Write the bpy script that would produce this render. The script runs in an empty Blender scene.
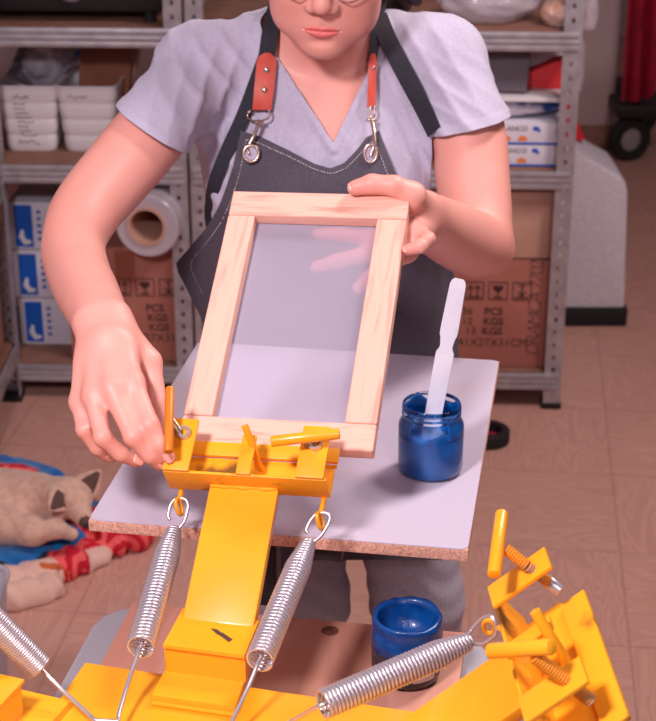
import bpy, bmesh, math, random
import numpy as np
from mathutils import Vector, Matrix
from mathutils.bvhtree import BVHTree
random.seed(7); np.random.seed(7)
PI = math.pi
S = bpy.context.scene
COL = S.collection

# ------------------------------------------------------------------ camera
FPX = 1618.0
PITCH = math.radians(23.1)
CAM = np.array([0.0, 0.0, 1.74])
AX = np.array([1.0, 0, 0])
AF = np.array([0, math.cos(PITCH), -math.sin(PITCH)])
AD = np.array([0, -math.sin(PITCH), -math.cos(PITCH)])
cam_data = bpy.data.cameras.new('camera')
cam = bpy.data.objects.new('camera', cam_data)
COL.objects.link(cam)
cam.location = CAM
cam.rotation_euler = (PI / 2 - PITCH, 0, 0)
cam_data.sensor_fit = 'VERTICAL'
cam_data.sensor_height = 36.0
cam_data.sensor_width = 36.0
cam_data.lens = FPX * 36.0 / 721.0
cam_data.clip_start = 0.05
cam_data.dof.use_dof = True
cam_data.dof.focus_distance = 1.62
cam_data.dof.aperture_fstop = 13.0
S.camera = cam


def ray(q):
    return AF + AX * ((q[0] - 328) / FPX) + AD * ((q[1] - 360.5) / FPX)


def P(x, y, z):                      # a measured point at distance z in front of the lens
    return CAM + ray((x, y)) * z


def on_h(x, y, h):                   # a measured point on the level plane of height h
    d = ray((x, y))
    return CAM + d * ((h - CAM[2]) / d[2])


def on_y(x, y, Y):                   # a measured point on the upright plane at distance Y
    d = ray((x, y))
    return CAM + d * (Y / d[1])


# ------------------------------------------------------------------ materials
def lin(c):
    r = []
    for v in c:
        v = v / 255.0
        r.append(v / 12.92 if v <= 0.04045 else ((v + 0.055) / 1.055) ** 2.4)
    return (r[0], r[1], r[2], 1.0)


def nm(m, t, **kw):
    n = m.node_tree.nodes.new(t)
    for k, v in kw.items():
        setattr(n, k, v)
    return n


def mat(name, c, rough=0.5, metal=0.0, c2=None, scale=20.0, detail=4.0, bump=0.0, bscale=None, stretch=None,
        lo=0.35, hi=0.7, sss=0.0, coat=0.0, spec=0.5, trans=0.0, alpha=1.0, ior=1.45, sheen=0.0):
    m = bpy.data.materials.new(name)
    m.use_nodes = True
    nt = m.node_tree
    b = nt.nodes['Principled BSDF']
    b.inputs['Base Color'].default_value = lin(c)
    b.inputs['Roughness'].default_value = rough
    b.inputs['Metallic'].default_value = metal
    b.inputs['Specular IOR Level'].default_value = spec
    b.inputs['IOR'].default_value = ior
    b.inputs['Alpha'].default_value = alpha
    b.inputs['Transmission Weight'].default_value = trans
    b.inputs['Coat Weight'].default_value = coat
    b.inputs['Coat Roughness'].default_value = 0.15
    if sheen:
        b.inputs['Sheen Weight'].default_value = sheen
    if sss:
        b.inputs['Subsurface Weight'].default_value = sss
        b.inputs['Subsurface Radius'].default_value = (1.0, 0.35, 0.2)
        b.inputs['Subsurface Scale'].default_value = 0.006
    tc = nm(m, 'ShaderNodeTexCoord')
    mp = nm(m, 'ShaderNodeMapping')
    nt.links.new(tc.outputs['Object'], mp.inputs['Vector'])
    if stretch:
        mp.inputs['Scale'].default_value = stretch
    if c2 is not None:
        no = nm(m, 'ShaderNodeTexNoise')
        no.inputs['Scale'].default_value = scale
        no.inputs['Detail'].default_value = detail
        rp = nm(m, 'ShaderNodeValToRGB')
        rp.color_ramp.elements[0].position = lo
        rp.color_ramp.elements[1].position = hi
        rp.color_ramp.elements[0].color = lin(c)
        rp.color_ramp.elements[1].color = lin(c2)
        nt.links.new(mp.outputs['Vector'], no.inputs['Vector'])
        nt.links.new(no.outputs['Fac'], rp.inputs['Fac'])
        nt.links.new(rp.outputs['Color'], b.inputs['Base Color'])
    if bump:
        n2 = nm(m, 'ShaderNodeTexNoise')
        n2.inputs['Scale'].default_value = bscale or scale
        n2.inputs['Detail'].default_value = 5.0
        bp = nm(m, 'ShaderNodeBump')
        bp.inputs['Strength'].default_value = bump
        bp.inputs['Distance'].default_value = 0.002
        nt.links.new(mp.outputs['Vector'], n2.inputs['Vector'])
        nt.links.new(n2.outputs['Fac'], bp.inputs['Height'])
        nt.links.new(bp.outputs['Normal'], b.inputs['Normal'])
    return m


def wood(name, c, c2, axis=0, scale=14.0, rough=0.6, stretch=9.0, ang=0.0, basis=None):
    """grain running along local axis; basis = world directions (grain, cross, normal)"""
    m = bpy.data.materials.new(name)
    m.use_nodes = True
    nt = m.node_tree
    b = nt.nodes['Principled BSDF']
    b.inputs['Roughness'].default_value = rough
    tc = nm(m, 'ShaderNodeTexCoord')
    comb = nm(m, 'ShaderNodeCombineXYZ')
    if basis is None:
        basis = [np.eye(3)[(axis + k) % 3] for k in range(3)]
    sc = (1.0, stretch, stretch)
    for k in range(3):
        d = nm(m, 'ShaderNodeVectorMath', operation='DOT_PRODUCT')
        d.inputs[1].default_value = tuple(np.asarray(basis[k]) * sc[k])
        nt.links.new(tc.outputs['Object'], d.inputs[0])
        nt.links.new(d.outputs['Value'], comb.inputs[k])
    no = nm(m, 'ShaderNodeTexNoise')
    no.inputs['Scale'].default_value = scale
    no.inputs['Detail'].default_value = 3.0
    no.inputs['Distortion'].default_value = 0.6
    wv = nm(m, 'ShaderNodeMath', operation='MULTIPLY')
    wv.inputs[1].default_value = 9.0
    sn = nm(m, 'ShaderNodeMath', operation='SINE')
    nt.links.new(comb.outputs['Vector'], no.inputs['Vector'])
    nt.links.new(no.outputs['Fac'], wv.inputs[0])
    nt.links.new(wv.outputs[0], sn.inputs[0])
    rp = nm(m, 'ShaderNodeValToRGB')
    rp.color_ramp.elements[0].color = lin(c)
    rp.color_ramp.elements[1].color = lin(c2)
    mr = nm(m, 'ShaderNodeMapRange')
    mr.inputs['From Min'].default_value = -1.0
    nt.links.new(sn.outputs[0], mr.inputs['Value'])
    nt.links.new(mr.outputs['Result'], rp.inputs['Fac'])
    nt.links.new(rp.outputs['Color'], b.inputs['Base Color'])
    return m


# ------------------------------------------------------------------ object helpers
ORG = {}


def setp(o, label=None, cat=None, group=None, kind=None):
    if label:
        o['label'] = label
    if cat:
        o['category'] = cat
    if group:
        o['group'] = group
    if kind:
        o['kind'] = kind
    return o


def thing(name, loc, label, cat, group=None):
    o = bpy.data.objects.new(name, None)
    o.empty_display_size = 0.05
    COL.objects.link(o)
    o.location = tuple(loc)
    ORG[o.name] = np.array(loc, float)
    return setp(o, label, cat, group)


def link_mesh(name, me, material, parent=None, smooth=30, origin=None):
    """me holds world coordinates; moved under its parent's origin"""
    o = bpy.data.objects.new(name, me)
    COL.objects.link(o)
    n = len(me.vertices)
    co = np.empty(n * 3)
    me.vertices.foreach_get('co', co)
    co = co.reshape(-1, 3)
    if parent is not None:
        org = ORG[parent.name]
        o.parent = parent
    else:
        if origin is None:
            mn, mx = co.min(0), co.max(0)
            origin = np.array([(mn[0] + mx[0]) / 2, (mn[1] + mx[1]) / 2, mn[2]])
        org = np.array(origin, float)
        o.location = tuple(org)
    ORG[o.name] = org
    me.vertices.foreach_set('co', (co - org).ravel())
    mats = material if isinstance(material, (list, tuple)) else [material]
    for m in mats:
        me.materials.append(m)
    me.update()
    if smooth:
        me.polygons.foreach_set('use_smooth', [True] * len(me.polygons))
        if smooth < 180:
            me.set_sharp_from_angle(angle=math.radians(smooth))
    return o


def mesh_obj(name, verts, faces, material, parent=None, smooth=180, fmat=None, origin=None):
    me = bpy.data.meshes.new(name)
    me.from_pydata([tuple(v) for v in verts], [], [tuple(f) for f in faces])
    o = link_mesh(name, me, material, parent, smooth, origin)
    if fmat is not None:
        me.polygons.foreach_set('material_index', list(fmat))
    return o


def frame_mat(o, X, Y, Z):
    return Matrix(((X[0], Y[0], Z[0], o[0]), (X[1], Y[1], Z[1], o[1]), (X[2], Y[2], Z[2], o[2]), (0, 0, 0, 1)))


def unit(v):
    v = np.asarray(v, float)
    return v / (np.linalg.norm(v) + 1e-12)


def perp(d):
    d = unit(d)
    a = np.array([0, 0, 1.0]) if abs(d[2]) < 0.9 else np.array([1.0, 0, 0])
    u = unit(np.cross(a, d))
    return u, np.cross(d, u)


class MB:
    def __init__(s):
        s.bm = bmesh.new()

    def box(s, c, size, X=(1, 0, 0), Y=(0, 1, 0), Z=(0, 0, 1), bev=0.0, seg=2):
        M = frame_mat(c, X, Y, Z) @ Matrix.Diagonal((size[0], size[1], size[2], 1))
        r = bmesh.ops.create_cube(s.bm, size=1.0, matrix=M)
        if bev:
            es = list({e for v in r['verts'] for e in v.link_edges})
            bmesh.ops.bevel(s.bm, geom=es, offset=bev, segments=seg, profile=0.6, affect='EDGES', clamp_overlap=True)
        return s

    def hexa(s, p):                   # 8 points: bottom ring 4, top ring 4
        v = [s.bm.verts.new(tuple(q)) for q in p]
        for f in ((3, 2, 1, 0), (4, 5, 6, 7), (0, 1, 5, 4), (1, 2, 6, 5), (2, 3, 7, 6), (3, 0, 4, 7)):
            s.bm.faces.new([v[i] for i in f])
        return s

    def tube(s, pts, r, seg=10, caps=True, flat=1.0, up=None, closed=False):
        pts = [np.asarray(p, float) for p in pts]
        n = len(pts)
        rr = r if isinstance(r, (list, tuple, np.ndarray)) else [r] * n
        rings = []
        u = None
        for i, p in enumerate(pts):
            if closed:
                d = unit(pts[(i + 1) % n] - pts[i - 1])
            else:
                d = unit(pts[min(i + 1, n - 1)] - pts[max(i - 1, 0)])
            if up is not None:
                u = unit(np.cross(np.asarray(up, float), d))
            elif u is None:
                u = perp(d)[0]
            else:
                u = unit(u - d * (u @ d))
            w = np.cross(d, u)
            rings.append([s.bm.verts.new(tuple(p + rr[i] * (math.cos(a) * u + math.sin(a) * flat * w)))
                          for a in [2 * PI * k / seg for k in range(seg)]])
        m = n if closed else n - 1
        for i in range(m):
            A, B = rings[i], rings[(i + 1) % n]
            for k in range(seg):
                s.bm.faces.new((A[k], A[(k + 1) % seg], B[(k + 1) % seg], B[k]))
        if caps and not closed:
            s.bm.faces.new(rings[0][::-1])
            s.bm.faces.new(rings[-1])
        return s

    def cyl(s, p0, p1, r0, r1=None, seg=20, bev=0.0):
        p0 = np.asarray(p0, float); p1 = np.asarray(p1, float)
        r1 = r0 if r1 is None else r1
        if bev:
            d = unit(p1 - p0)
            return s.tube([p0, p0 + d * bev * .3, p0 + d * bev, p1 - d * bev, p1 - d * bev * .3, p1],
                          [r0 - bev, r0 - bev * .3, r0, r1, r1 - bev * .3, r1 - bev], seg)
        return s.tube([p0, p1], [r0, r1], seg)

    def lathe(s, prof, o, Z=(0, 0, 1), seg=40, closed=False, wob=None):
        Z = unit(Z); X, Y = perp(Z)
        o = np.asarray(o, float)
        rings = []
        for j, (r, h) in enumerate(prof):
            ring = []
            for k in range(seg):
                a = 2 * PI * k / seg
                rr, hh = r, h
                if wob:
                    dr, dh = wob(j, a)
                    rr += dr; hh += dh
                ring.append(s.bm.verts.new(tuple(o + rr * (math.cos(a) * X + math.sin(a) * Y) + hh * Z)))
            rings.append(ring)
        m = len(prof) if closed else len(prof) - 1
        for i in range(m):
            A, B = rings[i], rings[(i + 1) % len(prof)]
            for k in range(seg):
                s.bm.faces.new((A[k], A[(k + 1) % seg], B[(k + 1) % seg], B[k]))
        if not closed:
            if prof[0][0] > 1e-6:
                s.bm.faces.new(rings[0][::-1])
            if prof[-1][0] > 1e-6:
                s.bm.faces.new(rings[-1])
        return s

    def prism(s, poly, o, X, Y, depth, bev=0.0):
        """poly in (x, y) of frame o, X, Y; extruded by depth along X x Y"""
        o = np.asarray(o, float); X = np.asarray(X, float); Y = np.asarray(Y, float)
        N = np.cross(X, Y)
        a = [s.bm.verts.new(tuple(o + X * p[0] + Y * p[1])) for p in poly]
        b = [s.bm.verts.new(tuple(o + X * p[0] + Y * p[1] + N * depth)) for p in poly]
        n = len(poly)
        fs = [s.bm.faces.new(a[::-1]), s.bm.faces.new(b)]
        for i in range(n):
            fs.append(s.bm.faces.new((a[i], a[(i + 1) % n], b[(i + 1) % n], b[i])))
        if bev:
            es = list({e for f in fs[:2] for e in f.edges})
            bmesh.ops.bevel(s.bm, geom=es, offset=bev, segments=2, profile=0.6, affect='EDGES', clamp_overlap=True)
        return s

    def grid(s, rows):
        vs = [[s.bm.verts.new(tuple(p)) for p in r] for r in rows]
        for i in range(len(vs) - 1):
            for j in range(len(vs[0]) - 1):
                s.bm.faces.new((vs[i][j], vs[i][j + 1], vs[i + 1][j + 1], vs[i + 1][j]))
        return s

    def slab(s, rows, th):            # a sheet of cloth with thickness
        R = np.array(rows, float)
        du = np.gradient(R, axis=1); dv = np.gradient(R, axis=0)
        N = np.cross(du, dv)
        N /= (np.linalg.norm(N, axis=2, keepdims=True) + 1e-12)
        A = R + N * th / 2; B = R - N * th / 2
        n, m = R.shape[:2]
        va = [[s.bm.verts.new(tuple(A[i, j])) for j in range(m)] for i in range(n)]
        vb = [[s.bm.verts.new(tuple(B[i, j])) for j in range(m)] for i in range(n)]
        for i in range(n - 1):
            for j in range(m - 1):
                s.bm.faces.new((va[i][j], va[i][j + 1], va[i + 1][j + 1], va[i + 1][j]))
                s.bm.faces.new((vb[i + 1][j], vb[i + 1][j + 1], vb[i][j + 1], vb[i][j]))
        for i in range(n - 1):
            s.bm.faces.new((va[i][0], va[i + 1][0], vb[i + 1][0], vb[i][0]))
            s.bm.faces.new((va[i + 1][-1], va[i][-1], vb[i][-1], vb[i + 1][-1]))
        for j in range(m - 1):
            s.bm.faces.new((va[0][j + 1], va[0][j], vb[0][j], vb[0][j + 1]))
            s.bm.faces.new((va[-1][j], va[-1][j + 1], vb[-1][j + 1], vb[-1][j]))
        return s

    def build(s, name, material, parent=None, smooth=35, origin=None):
        bmesh.ops.recalc_face_normals(s.bm, faces=s.bm.faces[:])
        me = bpy.data.meshes.new(name)
        s.bm.to_mesh(me)
        s.bm.free()
        return link_mesh(name, me, material, parent, smooth, origin)


def rounded(w, d, r, n=6):
    pts = []
    for cx, cy, a0 in ((w / 2 - r, d / 2 - r, 0), (-w / 2 + r, d / 2 - r, 90), (-w / 2 + r, -d / 2 + r, 180), (w / 2 - r, -d / 2 + r, 270)):
        for k in range(n + 1):
            a = math.radians(a0 + 90 * k / n)
            pts.append((cx + r * math.cos(a), cy + r * math.sin(a)))
    return pts


def text_part(name, body, size, o, X, Y, material, parent, shear=0.0, align='LEFT', bold=0.0, spacing=1.0, depth=0.0004):
    cu = bpy.data.curves.new(name, 'FONT')
    cu.body = body
    cu.size = size
    cu.shear = shear
    cu.align_x = align
    cu.offset = bold
    cu.space_character = spacing
    cu.extrude = depth
    cu.resolution_u = 3
    t = bpy.data.objects.new(name + '_tmp', cu)
    COL.objects.link(t)
    bpy.context.view_layer.update()
    dg = bpy.context.evaluated_depsgraph_get()
    me = bpy.data.meshes.new_from_object(t.evaluated_get(dg))
    bpy.data.objects.remove(t)
    bpy.data.curves.remove(cu)
    me.materials.clear()
    Z = np.cross(X, Y)
    me.transform(frame_mat(o, X, Y, Z))
    me.name = name
    return link_mesh(name, me, material, parent, 0)


def smooth_path(pts, n=8):
    pts = [np.asarray(p, float) for p in pts]
    out = []
    for i in range(len(pts) - 1):
        p0 = pts[max(i - 1, 0)]; p1 = pts[i]; p2 = pts[i + 1]; p3 = pts[min(i + 2, len(pts) - 1)]
        for k in range(n):
            t = k / n
            out.append(0.5 * ((2 * p1) + (-p0 + p2) * t + (2 * p0 - 5 * p1 + 4 * p2 - p3) * t * t + (-p0 + 3 * p1 - 3 * p2 + p3) * t ** 3))
    out.append(pts[-1])
    return out


# ------------------------------------------------------------------ implicit surfaces
class Field:
    def __init__(s, lo, hi, vox):
        s.lo = np.array(lo, float); s.vox = vox
        s.n = np.ceil((np.array(hi) - s.lo) / vox).astype(int) + 1
        s.a = np.full(s.n, 0.08, np.float32)

    def _win(s, mn, mx):
        i0 = np.maximum(np.floor((mn - s.lo) / s.vox).astype(int), 0)
        i1 = np.minimum(np.ceil((mx - s.lo) / s.vox).astype(int) + 1, s.n)
        if (i1 <= i0).any():
            return None
        sl = tuple(slice(a, b) for a, b in zip(i0, i1))
        g = np.meshgrid(*[(s.lo[k] + s.vox * np.arange(i0[k], i1[k])).astype(np.float32) for k in range(3)], indexing='ij', sparse=True)
        return sl, g

    def _join(s, sl, d, k, sub):
        A = s.a[sl]
        if sub:
            d = -d
            h = np.clip(0.5 - 0.5 * (d - A) / k, 0, 1) if k else (A > d).astype(np.float32)
            s.a[sl] = d * (1 - h) + A * h + (k * h * (1 - h) if k else 0)
            return
        h = np.clip(0.5 + 0.5 * (d - A) / k, 0, 1)
        s.a[sl] = d * (1 - h) + A * h - k * h * (1 - h)

    def cone(s, p0, p1, r0, r1, k=0.01, sub=False):
        p0 = np.asarray(p0, float); p1 = np.asarray(p1, float)
        R = max(r0, r1) + k + 4 * s.vox + .004
        w = s._win(np.minimum(p0, p1) - R, np.maximum(p0, p1) + R)
        if w is None:
            return s
        sl, (x, y, z) = w
        d = p1 - p0; L = d @ d + 1e-12
        t = np.clip(((x - p0[0]) * d[0] + (y - p0[1]) * d[1] + (z - p0[2]) * d[2]) / L, 0, 1)
        dist = np.sqrt((x - p0[0] - t * d[0]) ** 2 + (y - p0[1] - t * d[1]) ** 2 + (z - p0[2] - t * d[2]) ** 2) - (r0 + (r1 - r0) * t)
        s._join(sl, dist.astype(np.float32), k, sub)
        return s

    def chain(s, pts, rs, k=0.008):
        for i in range(len(pts) - 1):
            s.cone(pts[i], pts[i + 1], rs[i], rs[i + 1], k if i == 0 else min(k, .004))
        return s

    def limb(s, pts, rs, k=0.02, n=8):
        q = smooth_path([np.append(np.asarray(p, float), r) for p, r in zip(pts, rs)], n)
        q = np.array(q)
        R = q[:, 3].max() + k + 4 * s.vox + .004
        w = s._win(q[:, :3].min(0) - R, q[:, :3].max(0) + R)
        if w is None:
            return s
        sl, (x, y, z) = w
        best = None
        for a, b in zip(q[:-1], q[1:]):
            d = b[:3] - a[:3]; L = d @ d + 1e-12
            t = np.clip(((x - a[0]) * d[0] + (y - a[1]) * d[1] + (z - a[2]) * d[2]) / L, 0, 1)
            e = np.sqrt((x - a[0] - t * d[0]) ** 2 + (y - a[1] - t * d[1]) ** 2 + (z - a[2] - t * d[2]) ** 2) - (a[3] + (b[3] - a[3]) * t)
            best = e if best is None else np.minimum(best, e)
        s._join(sl, best.astype(np.float32), k, False)
        return s

    def ell(s, c, r, B=None, k=0.01, sub=False):
        c = np.asarray(c, float); r = np.asarray(r, float)
        R = r.max() + k + 4 * s.vox + .004
        w = s._win(c - R, c + R)
        if w is None:
            return s
        sl, (x, y, z) = w
        B = np.eye(3) if B is None else np.asarray(B, float)     # rows are the axes
        q = [((x - c[0]) * B[i][0] + (y - c[1]) * B[i][1] + (z - c[2]) * B[i][2]) for i in range(3)]
        k0 = np.sqrt(sum((q[i] / r[i]) ** 2 for i in range(3)))
        k1 = np.sqrt(sum((q[i] / r[i] ** 2) ** 2 for i in range(3))) + 1e-6
        s._join(sl, (k0 * (k0 - 1) / k1).astype(np.float32), k, sub)
        return s

    def loft(s, secs, k=0.02):
        """sections (cx, cy, h, half_width, half_depth[, exponent]) stacked in height"""
        secs = sorted(secs, key=lambda q: q[2])
        A = np.array([q[:5] for q in secs], float)
        mn = np.array([(A[:, 0] - A[:, 3]).min(), (A[:, 1] - A[:, 4]).min(), A[0, 2]]) - .06
        mx = np.array([(A[:, 0] + A[:, 3]).max(), (A[:, 1] + A[:, 4]).max(), A[-1, 2]]) + .06
        sl, (x, y, z) = s._win(mn, mx)
        zz = z.ravel()
        hs = np.linspace(A[0, 2], A[-1, 2], 200)
        # smooth interpolation of the section table
        tab = np.array([np.interp(hs, A[:, 2], A[:, i]) for i in (0, 1, 3, 4)])
        ker = np.hanning(23); ker /= ker.sum()
        tab = np.array([np.convolve(np.pad(t, 11, mode='edge'), ker, 'valid') for t in tab])
        cx, cy, a, b = [np.interp(zz, hs, t).reshape(1, 1, -1) for t in tab]
        qx = (x - cx) / a; qy = (y - cy) / b
        k0 = (np.abs(qx) ** 2.3 + np.abs(qy) ** 2.3) ** (1 / 2.3)
        d = (k0 - 1) * np.minimum(a, b)
        e = np.maximum(A[0, 2] - z, z - A[-1, 2])
        d = np.maximum(d, e + 0 * d)
        s._join(sl, d.astype(np.float32), k, False)
        return s

    def mesh(s, smooth=2):
        a = s.a
        neg = a < 0
        c = np.zeros(np.array(a.shape) - 1, np.uint8)
        for i in (0, 1):
            for j in (0, 1):
                for k in (0, 1):
                    c += neg[i:a.shape[0] - 1 + i, j:a.shape[1] - 1 + j, k:a.shape[2] - 1 + k]
        act = np.argwhere((c > 0) & (c < 8))
        vals = {}
        for i in (0, 1):
            for j in (0, 1):
                for k in (0, 1):
                    vals[(i, j, k)] = a[act[:, 0] + i, act[:, 1] + j, act[:, 2] + k].astype(np.float64)
        acc = np.zeros((len(act), 3)); cnt = np.zeros(len(act))
        cs = list(vals)
        for u in cs:
            for ax in range(3):
                if u[ax]:
                    continue
                v = list(u); v[ax] = 1; v = tuple(v)
                A, B = vals[u], vals[v]
                m = (A < 0) != (B < 0)
                t = np.where(m, A / np.where(m, A - B, 1), 0)
                p = np.zeros((len(act), 3)); p[:] = u; p[:, ax] += t
                acc += p * m[:, None]; cnt += m
        V = s.lo + s.vox * (act + acc / cnt[:, None])
        idx = np.full(c.shape, -1, np.int32)
        idx[act[:, 0], act[:, 1], act[:, 2]] = np.arange(len(act))
        F = []
        for ax in range(3):
            b1, b2 = [(1, 2), (2, 0), (0, 1)][ax]
            sl0 = [slice(None)] * 3; sl1 = [slice(None)] * 3
            sl0[ax] = slice(0, -1); sl1[ax] = slice(1, None)
            ch = np.argwhere(neg[tuple(sl0)] != neg[tuple(sl1)])
            ok = (ch[:, b1] > 0) & (ch[:, b2] > 0) & (ch[:, b1] < c.shape[b1]) & (ch[:, b2] < c.shape[b2])
            ch = ch[ok]
            q = []
            for o1, o2 in ((-1, -1), (0, -1), (0, 0), (-1, 0)):
                e = ch.copy(); e[:, b1] += o1; e[:, b2] += o2
                q.append(idx[e[:, 0], e[:, 1], e[:, 2]])
            q = np.stack(q, 1)
            flip = ~neg[ch[:, 0], ch[:, 1], ch[:, 2]]
            q[flip] = q[flip][:, ::-1]
            F.append(q)
        F = np.concatenate(F)
        F = F[(F >= 0).all(1)]
        E = np.concatenate([F[:, [0, 1]], F[:, [1, 2]], F[:, [2, 3]], F[:, [3, 0]]])
        for it in range(smooth):
            acc = np.zeros_like(V); cnt = np.zeros(len(V))
            for k in (0, 1):
                for ax in range(3):
                    acc[:, ax] += np.bincount(E[:, k], V[E[:, 1 - k], ax], len(V))
                cnt += np.bincount(E[:, k], minlength=len(V))
            V = V + 0.5 * (acc / np.maximum(cnt, 1)[:, None] - V)
        return V, F


def vnormals(V, F):
    n = np.cross(V[F[:, 2]] - V[F[:, 0]], V[F[:, 3]] - V[F[:, 1]])
    N = np.zeros_like(V)
    for k in range(4):
        for ax in range(3):
            N[:, ax] += np.bincount(F[:, k], n[:, ax], len(V))
    return N / (np.linalg.norm(N, axis=1, keepdims=True) + 1e-12)


def clip_mesh(V, F, fields):
    """cut a mesh along the zero of each scalar field, keep the positive side"""
    bm = bmesh.new()
    vs = [bm.verts.new(v) for v in V.tolist()]
    for f in F.tolist():
        try:
            bm.faces.new([vs[i] for i in f])
        except ValueError:
            pass
    for fun in fields:
        bm.verts.ensure_lookup_table()
        co = np.array([v.co[:] for v in bm.verts])
        c = fun(co)
        c[np.abs(c) < 1e-5] = 1e-5
        val = {v: c[i] for i, v in enumerate(bm.verts)}
        newv = set()
        for e in list(bm.edges):
            a, b = e.verts
            if (val[a] < 0) != (val[b] < 0):
                t = val[a] / (val[a] - val[b])
                ne, nv = bmesh.utils.edge_split(e, a, t)
                newv.add(nv)
        for v in newv:
            val[v] = 0.0
        for f in list(bm.faces):
            z = [v for v in f.verts if v in newv]
            if len(z) == 2 and len(f.verts) > 3:
                try:
                    bmesh.utils.face_split(f, z[0], z[1])
                except ValueError:
                    pass
        bad = [f for f in bm.faces if min(val.get(v, 0.0) for v in f.verts) < 0]
        bmesh.ops.delete(bm, geom=bad, context='FACES')
        loose = [v for v in bm.verts if not v.link_faces]
        bmesh.ops.delete(bm, geom=loose, context='VERTS')
    return bm


def bm_numpy(bm):
    bm.verts.ensure_lookup_table(); bm.verts.index_update()
    V = np.array([v.co[:] for v in bm.verts])
    return V, [[v.index for v in f.verts] for f in bm.faces]


# ------------------------------------------------------------------ materials used
M = {}
M['yellow'] = mat('yellow_enamel', (252, 172, 34), 0.36, c2=(244, 158, 26), scale=9, bump=0.06, bscale=60, coat=0.35)
M['yellow_worn'] = mat('yellow_enamel_worn', (250, 168, 30), 0.42, c2=(120, 78, 30), scale=16, detail=8, lo=0.57, hi=0.66, bump=0.1, bscale=80)
M['steel'] = mat('bright_steel', (206, 200, 208), 0.30, 0.72)
M['thread_y'] = mat('painted_thread', (214, 132, 30), 0.45, c2=(150, 128, 112), scale=22, lo=0.5, hi=0.62)
M['thread'] = mat('screw_steel', (168, 150, 130), 0.35, 0.9)
M['black_steel'] = mat('black_steel', (38, 34, 38), 0.5)
M['board_top'] = mat('white_melamine', (190, 180, 196), 0.45, c2=(192, 168, 172), scale=6, lo=0.56, hi=0.8)
M['chip'] = mat('particle_board', (218, 168, 148), 0.9, c2=(180, 126, 108), scale=420, detail=3, lo=0.42, hi=0.68, bump=0.8, bscale=180)
M['grey_table'] = mat('grey_laminate', (168, 164, 172), 0.45)
M['glass'] = mat('clear_glass', (250, 252, 255), 0.02, trans=1.0, ior=1.35)
M['ink'] = mat('blue_ink', (0, 110, 194), 0.25, c2=(0, 88, 170), scale=40, bump=0.3, bscale=60, coat=0.5)
M['ink_dark'] = mat('thick_blue_ink', (0, 74, 146), 0.35, c2=(0, 50, 112), scale=60, bump=0.6, bscale=120, coat=0.3)
M['spatula'] = mat('frosted_plastic', (226, 224, 234), 0.3, c2=(200, 200, 215), scale=18)
M['label_white'] = mat('paper_label', (222, 214, 214), 0.6)
M['black'] = mat('black_plastic', (22, 20, 22), 0.45)
M['rubber'] = mat('black_rubber', (28, 25, 27), 0.75)
M['galv'] = mat('galvanised_steel', (186, 182, 186), 0.38, 0.55, c2=(160, 156, 164), scale=30, lo=0.3, hi=0.7)
M['shelf_board'] = mat('brown_hardboard', (150, 108, 92), 0.75, c2=(132, 92, 78), scale=20)
M['carton'] = mat('brown_carton', (180, 116, 102), 0.85, c2=(168, 104, 91), scale=8)
M['carton_pale'] = mat('pale_carton', (206, 162, 144), 0.85, c2=(194, 150, 132), scale=8)
M['print'] = mat('dark_print', (72, 46, 42), 0.8)
M['marker'] = mat('black_marker', (60, 52, 62), 0.7)
M['white_plastic'] = mat('white_plastic', (226, 220, 224), 0.4)
M['blue_print'] = mat('blue_print', (24, 92, 190), 0.5)
M['orange_print'] = mat('orange_print', (240, 130, 50), 0.5)
M['white_box'] = mat('white_carton', (220, 216, 228), 0.6)
M['plaster'] = mat('rough_white_plaster', (218, 212, 220), 0.85, c2=(204, 196, 206), scale=90, bump=1.0, bscale=110)
M['wall'] = mat('painted_wall', (192, 168, 166), 0.85, c2=(184, 160, 160), scale=3)
M['red_cloth'] = mat('red_cloth', (172, 14, 52), 0.75, c2=(140, 8, 40), scale=12)
M['red_plastic'] = mat('red_plastic', (214, 24, 40), 0.4)
M['denim'] = mat('grey_denim', (178, 170, 182), 0.9, c2=(160, 152, 166), scale=260, bump=0.25, bscale=400)
M['apron'] = mat('charcoal_canvas', (82, 75, 86), 0.85, c2=(70, 63, 75), scale=300, bump=0.2, bscale=500)
M['webbing'] = mat('black_webbing', (40, 38, 50), 0.8, c2=(28, 26, 36), scale=420, bump=0.3, bscale=600)
M['leather'] = mat('red_brown_leather', (196, 70, 50), 0.5, c2=(176, 58, 42), scale=40, bump=0.15, bscale=160)
M['stitch'] = mat('pale_thread', (214, 200, 206), 0.8)
M['rivet'] = mat('brass_nickel', (206, 180, 166), 0.28, 0.9)
M['hair'] = mat('brown_hair', (74, 48, 44), 0.5, c2=(50, 32, 30), scale=60, stretch=(8, 8, 1))
M['film'] = mat('clear_film', (228, 222, 232), 0.2, alpha=0.55)
M['bag'] = mat('clear_plastic_bag', (226, 218, 230), 0.15, alpha=0.42, bump=0.8, bscale=25)
M['thin_bag'] = mat('thin_clear_plastic', (232, 224, 236), 0.12, alpha=0.20, bump=0.9, bscale=40)
M['grey_felt'] = mat('grey_felt', (112, 102, 110), 0.9)
M['paper'] = mat('white_paper', (226, 220, 226), 0.7)
M['fur'] = mat('tan_fur', (222, 182, 162), 0.9, c2=(196, 154, 134), scale=60, bump=0.5, bscale=220, sheen=0.3)
M['fur_dark'] = mat('dark_fur', (92, 66, 60), 0.9)
M['nose'] = mat('dog_nose', (34, 26, 26), 0.4)
M['fleece_blue'] = mat('blue_fleece', (8, 110, 180), 0.95, c2=(6, 84, 150), scale=30, sheen=0.4)
M['fleece_navy'] = mat('navy_fleece', (26, 30, 52), 0.95, sheen=0.3)
M['fleece_beige'] = mat('beige_fleece', (226, 186, 170), 0.95, c2=(214, 172, 156), scale=30, sheen=0.4)
M['orange_thread'] = mat('orange_braid', (196, 96, 50), 0.9)
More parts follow.
